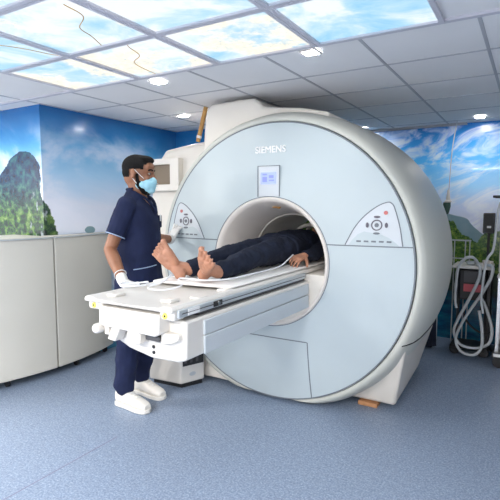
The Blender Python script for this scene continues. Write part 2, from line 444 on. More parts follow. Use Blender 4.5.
# ================================================================ LIT CEILING PANELS
LXs = [-2.787, -2.172, -1.563, -.966, -.37]
rows = [(1.735, 2.262, 'in the row nearest the scanner'), (1.205, 1.735, 'in the second row from the scanner'), (.675, 1.205, 'in the third row from the scanner')]
colname = ['leftmost', 'second from left', 'third from left', 'rightmost']
kinds = [['panelY', 'panelY', 'panelM', 'panelB'], ['panelM', 'panelM', 'panelB', 'panelB'], ['panelM', 'panelM', 'panelB', 'panelB']]
desc = {'panelY': 'cream blossom and pale sky print', 'panelM': 'blue sky with blossom branches print', 'panelB': 'pale cloudy blue sky print'}
branches = {(0, 0): None, (0, 1): [(-2.02, 2.26), (-2.0, 2.1), (-1.96, 2.0), (-1.85, 1.93), (-1.80, 1.80), (-1.76, 1.74)],
            (1, 0): [(-2.75, 1.30), (-2.5, 1.36), (-2.35, 1.44), (-2.28, 1.55), (-2.24, 1.68), (-2.2, 1.73)],
            (0, 2): None, (1, 1): [(-1.9, 1.73), (-1.84, 1.6), (-1.80, 1.5), (-1.68, 1.42), (-1.65, 1.3)]}
for ri, (y0, y1, rn) in enumerate(rows):
    for ci in range(4):
        x0, x1 = LXs[ci], LXs[ci + 1]
        k = kinds[ri][ci]
        t = thing('ceiling_light_panel', f'backlit ceiling panel with {desc[k]}, {colname[ci]} of four {rn}', 'ceiling light', ((x0 + x1) / 2, (y0 + y1) / 2, CEIL), group='picture light panels set in the ceiling')
        obj('diffuser', box(B(), x0 + .02, x1 - .02, y0 + .018, y1 - .018, CEIL - .008, CEIL - .001), M[k], t)
        bm = B()
        for a in ((x0 + .001, x0 + .022, y0 + .001, y1 - .001), (x1 - .022, x1 - .001, y0 + .001, y1 - .001), (x0 + .022, x1 - .022, y0 + .001, y0 + .02), (x0 + .022, x1 - .022, y1 - .02, y1 - .001)):
            box(bm, *a, CEIL - .018, CEIL - .0005)
        obj('frame', bm, M['lightbar'], t)
        br = branches.get((ri, ci))
        if br:
            bm = B(); br = [(min(max(p[0], x0 + .024), x1 - .024), min(max(p[1], y0 + .022), y1 - .022)) for p in br]
            tube(bm, [(p[0], p[1], CEIL - .0085) for p in br], .0022, 6, 5)
            obj('printed_branch', bm, M['wood'], t)
# small square downlights
for x, y, lb in [(-1.046, 2.36, 'small square lit downlight beside the back edge of the lit panels, above the scanner logo'),
                 (-2.139, 2.40, 'small square lit downlight just behind the blossom light panels, left of the scanner'),
                 (-2.748, 3.401, 'small square lit downlight left of the wooden stick, near the back left corner'),
                 (-1.58, 4.94, 'small square lit downlight above the right shoulder of the scanner, near the back wall'),
                 (-.459, 4.832, 'small square lit downlight at the far right, above the hose cart')]:
    t = thing('downlight', lb, 'ceiling light', (x, y, CEIL), group='small square ceiling downlights')
    s = .036
    obj('lamp_diffuser', box(B(), x - s, x + s, y - s, y + s, CEIL - .012, CEIL - .004), M['lamp'], t)
    bm = B()
    for a in ((x - s - .01, x + s + .01, y - s - .01, y - s), (x - s - .01, x + s + .01, y + s, y + s + .01), (x - s - .01, x - s, y - s, y + s), (x + s, x + s + .01, y - s, y + s)):
        box(bm, *a, CEIL - .012, CEIL - .0035)
    obj('trim_ring', bm, M['white'], t)
# ceiling lamps of the half of the room behind the photographer
for i, (x, y) in enumerate([(-2.6, -1.0), (-.9, -1.1), (.9, -1.0), (-4.3, .6)]):
    ld = bpy.data.lights.new('ceiling_lamp', 'AREA'); ld.energy = REAR_W; ld.shape = 'SQUARE'; ld.size = .6; ld.color = (1, .955, .90)
    lo = bpy.data.objects.new('ceiling_lamp', ld); COL.objects.link(lo); lo.location = (x, y, CEIL - .02)

# ================================================================ MRI SCANNER
GX, GZ, GR = -1.545, .977, .962
scan = thing('mri_scanner', 'large round MRI scanner with pale blue-grey face and cream shell around a round bore', 'MRI scanner', (GX, 3.3, 0))
BR = .44; BZ = .992; BX = GX
def fy(x, z):
    r = math.hypot(x - GX, z - GZ)
    t = max(0, min(1, (r - .42) / (GR - .42)))
    return 2.815 + .06 * t * t
# face: domed ring, inner edge round the flare
bm = B(); n = 128; rs = []
for j in range(0, 15):
    t = j / 12
    ring = []
    for k in range(n):
        a = 2 * PI * k / n
        ix, iz = BX + BR * math.cos(a), BZ + BR * math.sin(a)
        ox, oz = GX + GR * math.cos(a), GZ + GR * math.sin(a)
        if j <= 12:
            x, z = ix + (ox - ix) * t, iz + (oz - iz) * t; ring.append((x, fy(x, z), z))
        else:
            s = 1.0 + .002 * (j - 12); ring.append((GX + GR * s * math.cos(a), 2.877 + .02 * (j - 12), GZ + GR * s * math.sin(a)))
    rs.append(ring)
rings(bm, rs, cap=False)
obj('front_fascia', bm, M['face'], scan, smooth=True, angle=60)
# shell behind
bm = B()
lathe(bm, [(.967, 2.90), (.972, 2.886), (.985, 2.882), (1.003, 2.890), (1.022, 2.92), (1.045, 2.99), (1.060, 3.10), (1.066, 3.28), (1.066, 3.5), (1.055, 3.7), (1.03, 3.88), (.98, 4.0), (.9, 4.08), (.42, 4.10)], (GX, GZ), n=128)
for v in bm.verts:                       # flat where it meets the floor, a touch taller near the top
    if v.co.z < .02: v.co.z = .02
obj('outer_shell', bm, M['ring'], scan, smooth=True, angle=50)
# bore: flared mouth then tube
bm = B()
prof = [(BR + .004, 2.835), (BR + .002, 2.815), (BR - .006, 2.805), (BR - .02, 2.808), (.405, 2.84), (.385, 2.90), (.365, 2.98), (.348, 3.06), (.335, 3.13), (.325, 3.19), (.32, 3.3), (.32, 3.9), (.34, 4.0), (.42, 4.10)]
lathe(bm, prof, (BX, BZ), n=96)
obj('bore_liner', bm, M['bore'], scan, smooth=True, angle=60)
bm = B(); lathe(bm, [(.324, 3.19), (.316, 3.195), (.316, 3.205), (.324, 3.21)], (BX, BZ), n=96); obj('bore_ring_joint', bm, M['cream'], scan, smooth=True)
# insert plate below the table level in the mouth
bm = B(); a0 = math.asin((.926 - BZ) / .43)
pts = [(BX + .43 * math.cos(a), BZ + .43 * math.sin(a)) for a in [PI - a0 + (PI + 2 * a0) * k / 40 for k in range(41)]]
prism(bm, pts, 'y', 2.816, 3.15)
obj('bore_lower_insert', bm, M['cream'], scan, bevel=.006)
# joints in the fascia
def circ(r, x=GX, z=GZ, n=120, a0=0, a1=2 * PI): return [(x + r * math.cos(a0 + (a1 - a0) * k / n), z + r * math.sin(a0 + (a1 - a0) * k / n)) for k in range(n)]
seam_n = 0
def seam(pts, wd=.007, closed=False, m='seam', name='fascia_joint', dep=.0015):
    bm = B(); ribbon(bm, pts, fy, wd, dep, closed); return obj(name, bm, M[m], scan, smooth=True)
seam(circ(GR - .001), .008, True)
seam(circ(BR + .005, BX, BZ), .005, True)
SZ = 1.128
xr = lambda z, r: math.sqrt(r * r - (z - GZ) ** 2)
def line(a, b, n=16): return [(a[0] + (b[0] - a[0]) * k / n, a[1] + (b[1] - a[1]) * k / n) for k in range(n + 1)]
xl = math.sqrt((BR + .006) ** 2 - (SZ - BZ) ** 2)
seam(line((GX - xr(SZ, GR), SZ), (BX - xl, SZ))); seam(line((BX + xl, SZ), (GX + xr(SZ, GR), SZ)))
dz = .465
seam(line((-2.12, dz), (-1.254, dz))); seam(line((-1.25, dz), (-1.236, GZ - math.sqrt(GR ** 2 - (-1.236 - GX) ** 2) + .002)))
# triangular control plates
def tri(sgn):
    pr = [(.545, .005), (.60, .11), (.66, .185), (.735, .245), (.79, .268), (.815, .262), (.835, .23), (.868, .12), (.888, .005)]
    pts = [(GX + sgn * a, SZ + b) for a, b in pr]
    cp = catm(pts, 5)
    bm = B(); P = cp if sgn > 0 else cp[::-1]
    # fan of thin cells so that the plate follows the dome
    c = (sum(p[0] for p in P) / len(P), SZ + .1); lo = []
    f1 = [bm.verts.new((p[0], fy(*p) - .0012, p[1])) for p in P]; f2 = [bm.verts.new((p[0], fy(*p) + .002, p[1])) for p in P]
    cv = bm.verts.new((c[0], fy(*c) - .0016, c[1])); N = len(P)
    for i in range(N):
        bm.faces.new([f1[i], f1[(i + 1) % N], cv]); bm.faces.new([f1[i], f1[(i + 1) % N], f2[(i + 1) % N], f2[i]])
    plate = obj('control_plate', bm, M['face2'], scan)
    bm = B(); ribbon(bm, cp, fy, .006, .003); obj('plate_outline', bm, M['seam'], plate, smooth=True)
    # dial of buttons
    dx, dzc = GX + sgn * .735, SZ + .130
    Y = lambda a, b: fy(a, b)
    bm = B(); ribbon(bm, circ(.030, dx, dzc, 24), Y, .007, .004, True); obj('control_dial', bm, M['print'], plate)
    for i in range(5):
        a = R(90 * i)
        if i < 4: px, pz = dx + .056 * math.cos(a), dzc + .050 * math.sin(a)
        else: px, pz = dx, dzc
        bm = B(); rx, rz = ((.009, .016) if i % 2 == 0 else (.020, .007)) if i < 4 else (.013, .013)
        y = fy(px, pz)
        prism(bm, [(px + rx * math.cos(2 * PI * k / 12), pz + rz * math.sin(2 * PI * k / 12)) for k in range(12)], 'y', y - .006, y); obj('control_button', bm, M['print'] if i < 3 else M['seam'], plate)
    px, pz = GX + sgn * .785, SZ + .205; y = fy(px, pz)
    bm = B(); prism(bm, circ(.012, px, pz, 16), 'y', y - .006, y); obj('stop_button', bm, M['redprint'], plate)
    for i in range(5):
        px, pz = GX + sgn * (.63 + .045 * i), SZ + .030; y = fy(px, pz)
        bm = B(); box(bm, px - .014, px + .014, y - .004, y, pz - .005, pz + .005); obj('key', bm, M['seam'], plate)
    return plate
tri(1); tri(-1)
# display
y = fy(GX, 1.55) - .006
sp = obj('display_panel', box(B(), GX - .082, GX + .082, y, 2.86, 1.437, 1.642), M['face2'], scan, bevel=.006)
bm = B(); ribbon(bm, [(GX - .083, 1.436), (GX - .083, 1.643), (GX + .083, 1.643), (GX + .083, 1.436)], y, .006, .001); obj('display_outline', bm, M['seam'], sp)
obj('display_screen', box(B(), GX - .058, GX + .058, y - .003, y, 1.522, 1.600), M['lcd'], sp)
bm = B(); box(bm, GX - .045, GX - .01, y - .004, y - .002, 1.535, 1.57); box(bm, GX + .005, GX + .045, y - .004, y - .002, 1.54, 1.55); box(bm, GX + .005, GX + .04, y - .004, y - .002, 1.56, 1.58); box(bm, GX - .045, GX - .01, y - .004, y - .002, 1.58, 1.59)
obj('display_figures', bm, M['lcd2'], sp)
text('maker_lettering', 'SIEMENS', .063, (GX, fy(GX, 1.752) - .002, 1.752), (PI / 2, 0, 0), M['logo'], scan, ext=.002, bold=.0014)
# small tan marker stuck at the crown of the flare
bm = B(); ell(bm, (BX + .0, 2.93, BZ + .372), (.035, .02, .006)); ell(bm, (BX + .02, 2.93, BZ + .368), (.012, .015, .006)); obj('crown_marker', bm, M['wood'], scan, smooth=True)
# base blocks
bm = B()
pts = [(-1.10, .03), (-.700, .055), (-.628, .50), (-.69, .53), (-.80, .45), (-.95, .33)]
vs = []
prof = [(2.93, 0), (3.9, 0)]
lo = [bm.verts.new((p[0], 3.12 if p[1] < .1 else 2.93, p[1])) for p in [(-1.12, .03), (-.735, .03), (-.632, .515), (-.9, .6), (-1.3, .5)]]
hi = [bm.verts.new((p[0], 4.0, p[1])) for p in [(-1.12, .03), (-.765, .03), (-.63, .50), (-.9, .6), (-1.3, .5)]]
bm.faces.new(lo); bm.faces.new(hi[::-1])
for i in range(5): bm.faces.new([lo[i], lo[(i + 1) % 5], hi[(i + 1) % 5], hi[i]])
obj('base_cover', bm, M['cream'], scan, bevel=.02, seg=3)
bm = B()
prism(bm, [(-2.24, .03), (-1.70, .03), (-1.70, .10), (-1.85, .35), (-2.24, .35)], 'y', 2.925, 3.9)
obj('base_cover', bm, M['cream'], scan, bevel=.012, seg=3)
# dark joint above right base
bm = B(); pr_ = [(2.895, 1.004), (2.92, 1.022), (2.99, 1.045), (3.10, 1.060), (3.28, 1.066), (3.5, 1.066)]
tube(bm, [(GX + math.sqrt(r_ * r_ - (z_ - GZ) ** 2) + .001, y_, z_) for (y_, r_), z_ in zip(pr_, (.515, .518, .522, .528, .538, .55))], .004, 6, 4); obj('shell_joint', bm, M['black'], scan, smooth=True)
# top housing
bm = B()
pts = [(-2.25, 1.75), (-2.235, 1.95), (-2.212, 2.11), (-2.165, 2.148), (-1.90, 2.158), (-1.785, 2.155), (-1.735, 2.12), (-1.706, 2.085), (-1.413, 2.05), (-1.2, 2.0), (-1.2, 1.7), (-2.2, 1.7)]
prism(bm, pts, 'y', 3.02, 3.95)
for v in bm.verts:
    if v.co.y > 3.5: v.co.z -= .0
obj('top_housing', bm, M['cream'], scan, bevel=.02, seg=3)
# left side housing
bm = B()
f = [(-2.93, .03), (-2.93, 1.45), (-2.90, 1.62), (-2.80, 1.80), (-2.755, 1.852), (-2.5, 1.885), (-2.28, 1.905), (-2.0, 1.9), (-2.0, .03)]
prism(bm, f, 'y', 3.16, 4.05)
obj('side_housing', bm, M['cream'], scan, bevel=.03, seg=3)
# observation box on the housing: hollow frame, open through
ob = B()
X0, X1, Z0, Z1 = -2.92, -2.562, 1.50, 1.775
pts_o = [(X0, Z0), (X1, Z0), (X1, Z1), (X0, Z1)]; pts_i = [(X0 + .05, Z0 + .055), (X1 - .095, Z0 + .055), (X1 - .095, Z1 - .05), (X0 + .05, Z1 - .05)]
f1 = [ob.verts.new((p[0], 3.10, p[1])) for p in pts_o]; f2 = [ob.verts.new((p[0], 3.10, p[1])) for p in pts_i]
g1 = [ob.verts.new((p[0], 3.18, p[1])) for p in pts_o]; g2 = [ob.verts.new((p[0], 3.156, p[1])) for p in pts_i]
for i in range(4):
    j = (i + 1) % 4
    ob.faces.new([f1[i], f1[j], f2[j], f2[i]]); ob.faces.new([f1[i], g1[i], g1[j], f1[j]]); ob.faces.new([f2[i], f2[j], g2[j], g2[i]])
ob.faces.new(g2)
bxo = obj('side_recess_box', ob, M['cream'], scan, bevel=.004)
obj('recess_back', box(B(), X0 + .05, X1 - .095, 3.14, 3.155, Z0 + .055, Z1 - .05), M['brown'], bxo)
# wooden levelling block under the base
tag(obj('wooden_block', box(B(), -.98, -.85, 3.09, 3.2, 0, .028), M['woodblock'], bevel=.002), 'small orange-brown wooden block wedged under the right base of the scanner', 'block')

# wooden stick leaning up to the ceiling
t = thing('wooden_stick', 'long thin pine stick standing on the left scanner cover up to the ceiling', 'stick', (-2.43, 3.2, 1.89))
def bar(bm, a, b, w_, d_):
    a, b = Vector(a), Vector(b); z = (b - a).normalized(); x = Vector((1, 0, 0)); x = (x - z * x.dot(z)).normalized(); yv = z.cross(x)
    Mx = Matrix((( x.x, yv.x, z.x, a.x), (x.y, yv.y, z.y, a.y), (x.z, yv.z, z.z, a.z), (0, 0, 0, 1)))
    box(bm, -w_ / 2, w_ / 2, -d_ / 2, d_ / 2, 0, (b - a).length, Mx)
bm = B(); bar(bm, (-2.43, 3.20, 1.905), (-2.345, 3.20, 2.18), .03, .02); obj('stick', bm, M['wood'], t, bevel=.001)
bm = B(); bar(bm, (-2.421, 3.20, 1.935), (-2.4145, 3.20, 1.956), .034, .024); obj('tape_band', bm, M['label'], t)

# ================================================================ PATIENT TABLE
tab = thing('patient_table', 'long white scanner patient table sliding out of the bore', 'patient table', (-1.55, 1.6, .70))
# arm (lower beam): cream nose with side panels
nose = [(-1.775, .885), (-1.79, .80), (-1.70, .765), (-1.585, .718), (-1.44, .692), (-1.29, .696), (-1.245, .712), (-1.240, .885)]
bm = B(); prism(bm, nose, 'y', 1.54, 2.835)
arm = obj('support_beam', bm, M['white'], tab, bevel=.012, seg=3)
for zz in ((.800, .868), (.712, .796)):
    obj('side_panel', box(B(), -1.244, -1.232, 1.66, 2.80, *zz), M['panelblue'], arm, bevel=.004)
for x, z in ((-1.427, .748), (-1.427, .722)):
    bm = B(); lathe(bm, [(.008, 1.536), (.008, 1.545)], (x, z), n=16, cap=True); obj('bolt_hole', bm, M['black'], arm)
# carriage under the top
bm = B(); box(bm, -1.74, -1.27, 1.66, 2.81, .885, .915); obj('carriage', bm, M['dark'], tab)
# end bracket
bm = B(); prism(bm, [(-1.70, .917), (-1.70, .838), (-1.68, .825), (-1.36, .818), (-1.335, .83), (-1.33, .917)], 'y', 1.47, 1.60); br = obj('end_bracket', bm, M['white'], tab, bevel=.006)
bm = B(); prism(bm, catm([(-1.66, .905), (-1.58, .893), (-1.5, .888), (-1.42, .893), (-1.38, .905), (-1.5, .899)], 4), 'y', 1.466, 1.472); obj('handle_recess', bm, M['cream'], br)
bm = B(); box(bm, -1.70, -1.67, 1.50, 1.56, .775, .84); obj('latch_block', bm, M['cream'], br, bevel=.006)
bm = B(); box(bm, -1.64, -1.58, 1.46, 1.52, .765, .83, Matrix.Translation((.05, 0, 0)) @ Matrix.Rotation(R(12), 4, (0, 1, 0)) @ Matrix.Translation((-.05 - .17, 0, -.335))) ; bm.free()
bm = B(); prism(bm, [(-1.655, .765), (-1.605, .760), (-1.575, .822), (-1.625, .827)], 'y', 1.475, 1.53); obj('release_lever', bm, M['white'], br, bevel=.006)
bm = B(); box(bm, -1.535, -1.455, 1.48, 1.55, .765, .828); obj('latch_block', bm, M['cream'], br, bevel=.01)
bm = B(); box(bm, -1.44, -1.36, 1.50, 1.545, .788, .812); obj('gap_shade', bm, M['dark'], br, bevel=.003)  # dark box put in for the shade of the gap between bracket and beam
bm = B(); prism(bm, [(-1.36, .775), (-1.30, .785), (-1.262, .805), (-1.262, .83), (-1.36, .83)], 'y', 1.51, 1.6); obj('release_handle', bm, M['cream'], br, bevel=.006)
bm = B(); lathe(bm, [(.004, 1.488), (.018, 1.49), (.024, 1.50), (.024, 1.53), (.018, 1.54)], (-1.755, .795), n=20, cap=True); obj('round_knob', bm, M['white'], br, smooth=True, angle=60)
# rails
for s in (-1, 1):
    x0, x1 = (-1.262, -1.247) if s > 0 else (-1.800, -1.785)
    rl = obj('side_rail', box(B(), x0, x1, 1.50, 2.775, .905, .940), M['steel'], tab, bevel=.004)
    xx = x1 if s > 0 else x0
    bm = B(); box(bm, *sorted((xx, xx + s * .003)), 1.52, 2.77, .921, .924); obj('rail_groove', bm, M['dark'], rl)
    if s > 0:
        bm = B(); box(bm, xx, xx + .006, 1.745, 1.815, .910, .936); obj('rail_clamp', bm, M['black'], rl, bevel=.003)
        bm = B(); lathe(bm, [(.010, xx + .003), (.010, xx + .012)], (1.78, .924), axis='x', n=16, cap=True); obj('clamp_knob', bm, M['metal'], rl)
        bm = B(); box(bm, xx, xx + .003, 1.56, 1.64, .91, .936); obj('rail_label', bm, M['label'], rl)
for s in (-1, 1):
    x0, x1 = (-1.345, -1.262) if s > 0 else (-1.785, -1.69)
    bm = B(); box(bm, x0, x1, 1.485, 1.56, .893, .935); c = obj('corner_bumper', bm, M['white'], tab, bevel=.01, seg=3)
    bm = B(); cx = -1.31 if s > 0 else -1.745
    lathe(bm, [(.013, 1.4815), (.013, 1.486)], (cx, .913), n=20, cap=True); obj('round_sticker', bm, M['yellow'], c)
    bm = B(); lathe(bm, [(.005, 1.4805), (.005, 1.483)], (cx, .913), n=12, cap=True); obj('sticker_dot', bm, M['black'], c)
# top: shallow tray with raised edges
bm = B()
secs = []
w2 = .268; cx = -1.528
prof = [(-w2, .930), (-w2, .948), (-w2 + .012, .956), (-w2 + .05, .956), (-w2 + .075, .946), (0, .940), (w2 - .075, .946), (w2 - .05, .956), (w2 - .012, .956), (w2, .948), (w2, .930)]
prism(bm, [(cx + a, b) for a, b in prof], 'y', 1.47, 3.75)
obj('table_top', bm, M['white'], tab, bevel=.006, seg=2, angle=30)
for (x, y) in ((-1.38, 1.60), (-1.31, 1.72), (-1.32, 1.95), (-1.70, 1.58)):
    bm = B(); box(bm, x - .03, x + .03, y - .035, y + .035, .944, .960); obj('strap_cleat', bm, M['white'], tab, bevel=.006)
for (x, y) in ((-1.375, 1.60), (-1.31, 1.95)):
    bm = B(); lathe(bm, [(.016, .959), (.016, .962)], (x, y), axis='z', n=16, cap=True); obj('cleat_cap', bm, M['cream'], tab)
# floor unit under the table
eu = thing('equipment_cabinet', 'low white floor box with dark recess, under the table beside the shoes', 'floor cabinet', (-2.32, 2.85, 0))
bm = B()
# rotated footprint
A, Bp, Cp, Dp = (-2.50, 2.64), (-2.205, 2.665), (-2.13, 2.86), (-2.50, 2.90)
prism(bm, [A, Bp, Cp, Dp], 'z', .035, .40)
obj('body', bm, M['white'], eu, bevel=.012, seg=3)
bm = B(); prism(bm, [(-2.48, 2.67), (-2.22, 2.69), (-2.15, 2.85), (-2.48, 2.88)], 'z', 0, .036); obj('shadow_plinth', bm, M['black'], eu)  # black inset slab, its colour standing in for the shadow under the box
d = (Vector(Cp) - Vector(Bp)).normalized(); nrm = Vector((d.y, -d.x)); L = (Vector(Cp) - Vector(Bp)).length
Mx = Matrix(((d.x, nrm.x, 0, Bp[0]), (d.y, nrm.y, 0, Bp[1]), (0, 0, 1, 0), (0, 0, 0, 1)))
obj('recess', box(B(), .015, L - .01, -.03, .002, .17, .36, Mx), M['black'], eu)
bm = B()
for k in range(3): box(bm, .03 + .05 * k, .05 + .05 * k, .001, .004, .19, .34, Mx)
obj('recess_rib', bm, M['dark'], eu)
bm = B(); prism(bm, [(.10 + .028 * math.cos(a), .10 + .016 * math.sin(a)) for a in [2 * PI * k / 20 for k in range(20)]], 'y', -.0005, .002)
for v in bm.verts: v.co = Mx @ v.co
lg = obj('oval_emblem', bm, M['steel'], eu)
bm = B(); box(bm, -2.50, -2.212, 2.634, 2.66, .150, .153); bm.free()

# mattress and sheet
tag(obj('mattress', (lambda bm: (loft(bm, [((-1.53, y, .9645), (wd, .12 * wd, 0), (0, 0, h)) for y, wd, h in ((1.93, .20, .003), (1.935, .235, .007), (1.96, .248, .008), (2.4, .25, .008), (3.0, .25, .008), (3.68, .25, .008))], 32, 4.5), bm)[1])(B()), M['sheet'], smooth=True, angle=60), 'thin white mattress pad lying on the patient table under the patient', 'mattress')
# cable loops
bm = B()
tube(bm, [(-1.78, 1.70, .964), (-1.72, 1.76, .966), (-1.70, 1.86, .968), (-1.66, 1.93, .995), (-1.63, 1.90, 1.01), (-1.62, 1.82, .985), (-1.66, 1.76, .966), (-1.60, 1.72, .964), (-1.53, 1.75, .965), (-1.51, 1.84, .975), (-1.58, 1.90, .992), (-1.55, 1.93, .994), (-1.44, 1.93, .994), (-1.36, 2.02, .993), (-1.345, 2.2, .993), (-1.345, 2.45, .993), (-1.34, 2.6, 1.0), (-1.345, 2.72, 1.03), (-1.36, 2.82, 1.05)], .0045, 8, 8)
tube(bm, [(-1.87, 1.80, .966), (-1.81, 1.76, .965), (-1.77, 1.80, .972), (-1.74, 1.76, .966), (-1.78, 1.70, .964), (-1.83, 1.74, .972), (-1.79, 1.82, .966), (-1.74, 1.84, .972), (-1.70, 1.78, .966)], .005, 8, 8)
tag(obj('cable', bm, M['cable'], smooth=True), 'thin white monitoring cable looped on the table and running over the feet', 'cable')

# ================================================================ PATIENT
pat = thing('person', 'barefoot person in dark navy clothes lying on their back inside the scanner bore', 'person', (-1.55, 2.9, .985))
bm = B()
def foot(bm, heel, toe, ankle, side):
    """sole axis heel -> toe; side = unit vector towards the little toe"""
    heel, toe, ankle, side = map(Vector, (heel, toe, ankle, side)); ax = (toe - heel); L = ax.length; ax.normalize()
    side = (side - ax * side.dot(ax)).normalized(); top = ax.cross(side)
    if top.dot(ankle - heel) < 0: top = -top
    P = lambda a, s, t: heel + ax * a * L + side * s + top * t
    ell_pts = [((.06, 0, .034), .034), ((.10, 0, .05), .036), ((.30, .004, .044), .034), ((.42, .006, .036), .032), ((.58, .010, .026), .028), ((.70, .018, .022), .024), ((.70, -.018, .024), .026), ((.62, .03, .018), .018)]
    for (a, s, t), r in ell_pts: ell(bm, P(a, s, t), (r, r, r), n=14, m=8)
    cap(bm, P(.08, 0, .036), P(.45, .012, .032), .034, .027, sq=.9)
    cap(bm, P(.40, -.010, .036), P(.70, -.026, .022), .031, .025)
    cap(bm, P(.40, .016, .026), P(.68, .034, .020), .027, .020)
    cap(bm, P(.28, 0, .05), ankle, .034, .036)
    tr = [(.74, -.036, .93, .0145), (.75, -.011, .93, .0098), (.74, .009, .90, .0090), (.71, .028, .865, .0085), (.66, .045, .82, .0082)]
    tr2 = []
    for a, s, b_, r in tr:
        cap(bm, P(a, s, .018), P(b_ + .03, s * 1.12, .020), r * .95, r, n=10)
        ell(bm, P(b_ + .05, s * 1.14, .018), (r * 1.12,) * 3, n=10, m=8)
        tr2.append(P(b_ + .06, s * 1.14, .018 + r * .9))
    return tr2
def hand(bm, wrist, d, palm_n, size=1.0, curl=(.2, .3, .3, .3), thumb=1, spread=.12, tcurl=.3):
    """hand from the wrist along d; palm_n = direction the palm faces; thumb = +1/-1 side (d x palm_n)"""
    wrist, d, pn = Vector(wrist), Vector(d).normalized(), Vector(palm_n)
    pn = (pn - d * pn.dot(d)).normalized(); s = d.cross(pn) * thumb
    P = lambda a, b_, c=0: wrist + (d * a + s * b_ + pn * c) * size
    for b0, b1 in ((.020, .030), (.006, .010), (-.006, -.010), (-.018, -.028)):
        cap(bm, P(.005, b0), P(.082, b1), .015 * size, .0125 * size, n=10)
    cap(bm, P(-.02, .008), P(.03, .006), .021 * size, .018 * size, n=12, sq=.85)
    cap(bm, P(-.02, -.008), P(.03, -.006), .021 * size, .018 * size, n=12, sq=.85)
    L = (.072, .080, .074, .058); off = (.030, .010, -.010, -.029)
    tips = []
    for i in range(4):
        p = P(.082, off[i]); ang = 0; q = d.copy()
        dirv = (d + s * spread * (1.2 - i * .8)).normalized()
        for k, fr in enumerate((.45, .30, .25)):
            ang += curl[i] * (.8 if k == 0 else 1.0)
            v = dirv * math.cos(ang) + pn * math.sin(ang)
            p2 = p + v * L[i] * fr * size
            cap(bm, p, p2, (.0095 - .001 * k) * size, (.0088 - .001 * k) * size, n=10); p = p2
        tips.append(p)
    p = P(.012, .024, .004); v = (d * .65 + s * .75 + pn * .15).normalized()
    for k, l in enumerate((.042, .033, .026)):
        p2 = p + v * l * size; cap(bm, p, p2, (.0145 - .002 * k) * size, (.0125 - .002 * k) * size, n=10); p = p2
        v = (v + d * tcurl + pn * tcurl * .6).normalized()
    return tips
toesA = foot(bm, (-1.635, 1.975, .997), (-1.745, 1.915, 1.170), (-1.645, 2.075, 1.030), (-1, -.3, -.6))
toesB = foot(bm, (-1.505, 1.975, .997), (-1.375, 1.855, 1.140), (-1.445, 2.065, 1.030), (.6, .2, -.7))
# legs, hips, torso, arms, head
cap(bm, (-1.645, 2.07, 1.030), (-1.64, 2.28, 1.055), .036, .052); cap(bm, (-1.64, 2.28, 1.055), (-1.63, 2.45, 1.065), .052, .052); cap(bm, (-1.63, 2.45, 1.065), (-1.60, 2.86, 1.07), .055, .075)
cap(bm, (-1.445, 2.07, 1.030), (-1.45, 2.28, 1.050), .036, .052); cap(bm, (-1.45, 2.28, 1.05), (-1.46, 2.45, 1.065), .052, .052); cap(bm, (-1.46, 2.45, 1.065), (-1.49, 2.86, 1.07), .055, .075)
loft(bm, [((-1.55, y, z), (a, 0, 0), (0, 0, b_)) for y, z, a, b_ in ((2.80, 1.07, .14, .08), (2.90, 1.075, .155, .092), (3.05, 1.075, .145, .09), (3.22, 1.08, .155, .095), (3.36, 1.08, .165, .09), (3.42, 1.075, .12, .07), (3.46, 1.07, .06, .055), (3.52, 1.08, .052, .055))], 24, 2.3)
PS, PE, PW = (-1.375, 3.36, 1.07), (-1.318, 3.11, 1.03), (-1.325, 2.91, 1.045)
cap(bm, PS, PE, .045, .036); cap(bm, PE, PW, .035, .024)
cap(bm, (-1.725, 3.36, 1.07), (-1.78, 3.11, 1.03), .045, .036); cap(bm, (-1.78, 3.11, 1.03), (-1.76, 2.90, 1.03), .035, .024)
hand(bm, PW, (-.12, -1, -.12), (-.3, 0, -1), .95, curl=(.45, .5, .5, .55), thumb=1, tcurl=.25)
hand(bm, (-1.76, 2.90, 1.03), (.1, -1, -.1), (.3, 0, -1), .95, curl=(.45, .5, .5, .55), thumb=-1)
ell(bm, (-1.55, 3.62, 1.085), (.075, .11, .095)); ell(bm, (-1.55, 3.57, 1.12), (.055, .07, .06)); cap(bm, (-1.55, 3.62, 1.17), (-1.55, 3.60, 1.192), .012, .012)
ell(bm, (-1.472, 3.62, 1.08), (.008, .018, .028)); ell(bm, (-1.628, 3.62, 1.08), (.008, .018, .028))
body = blob('body', bm, M['skin2'], pat, voxel=.0036, smooth=2)
for tp, dr in ((toesA, 0), (toesB, 0)):
    for i, q in enumerate(tp[:5]):
        bm = B(); r = .007 if i == 0 else .0045
        ell(bm, q, (r, r * .9, r * .9), n=10, m=6); obj('toenail', bm, M['nail'], body, smooth=True)
bm = B(); ell(bm, (-1.55, 3.655, 1.075), (.082, .105, .098)); blob('hair', bm, M['hair'], pat, voxel=.006, smooth=2)
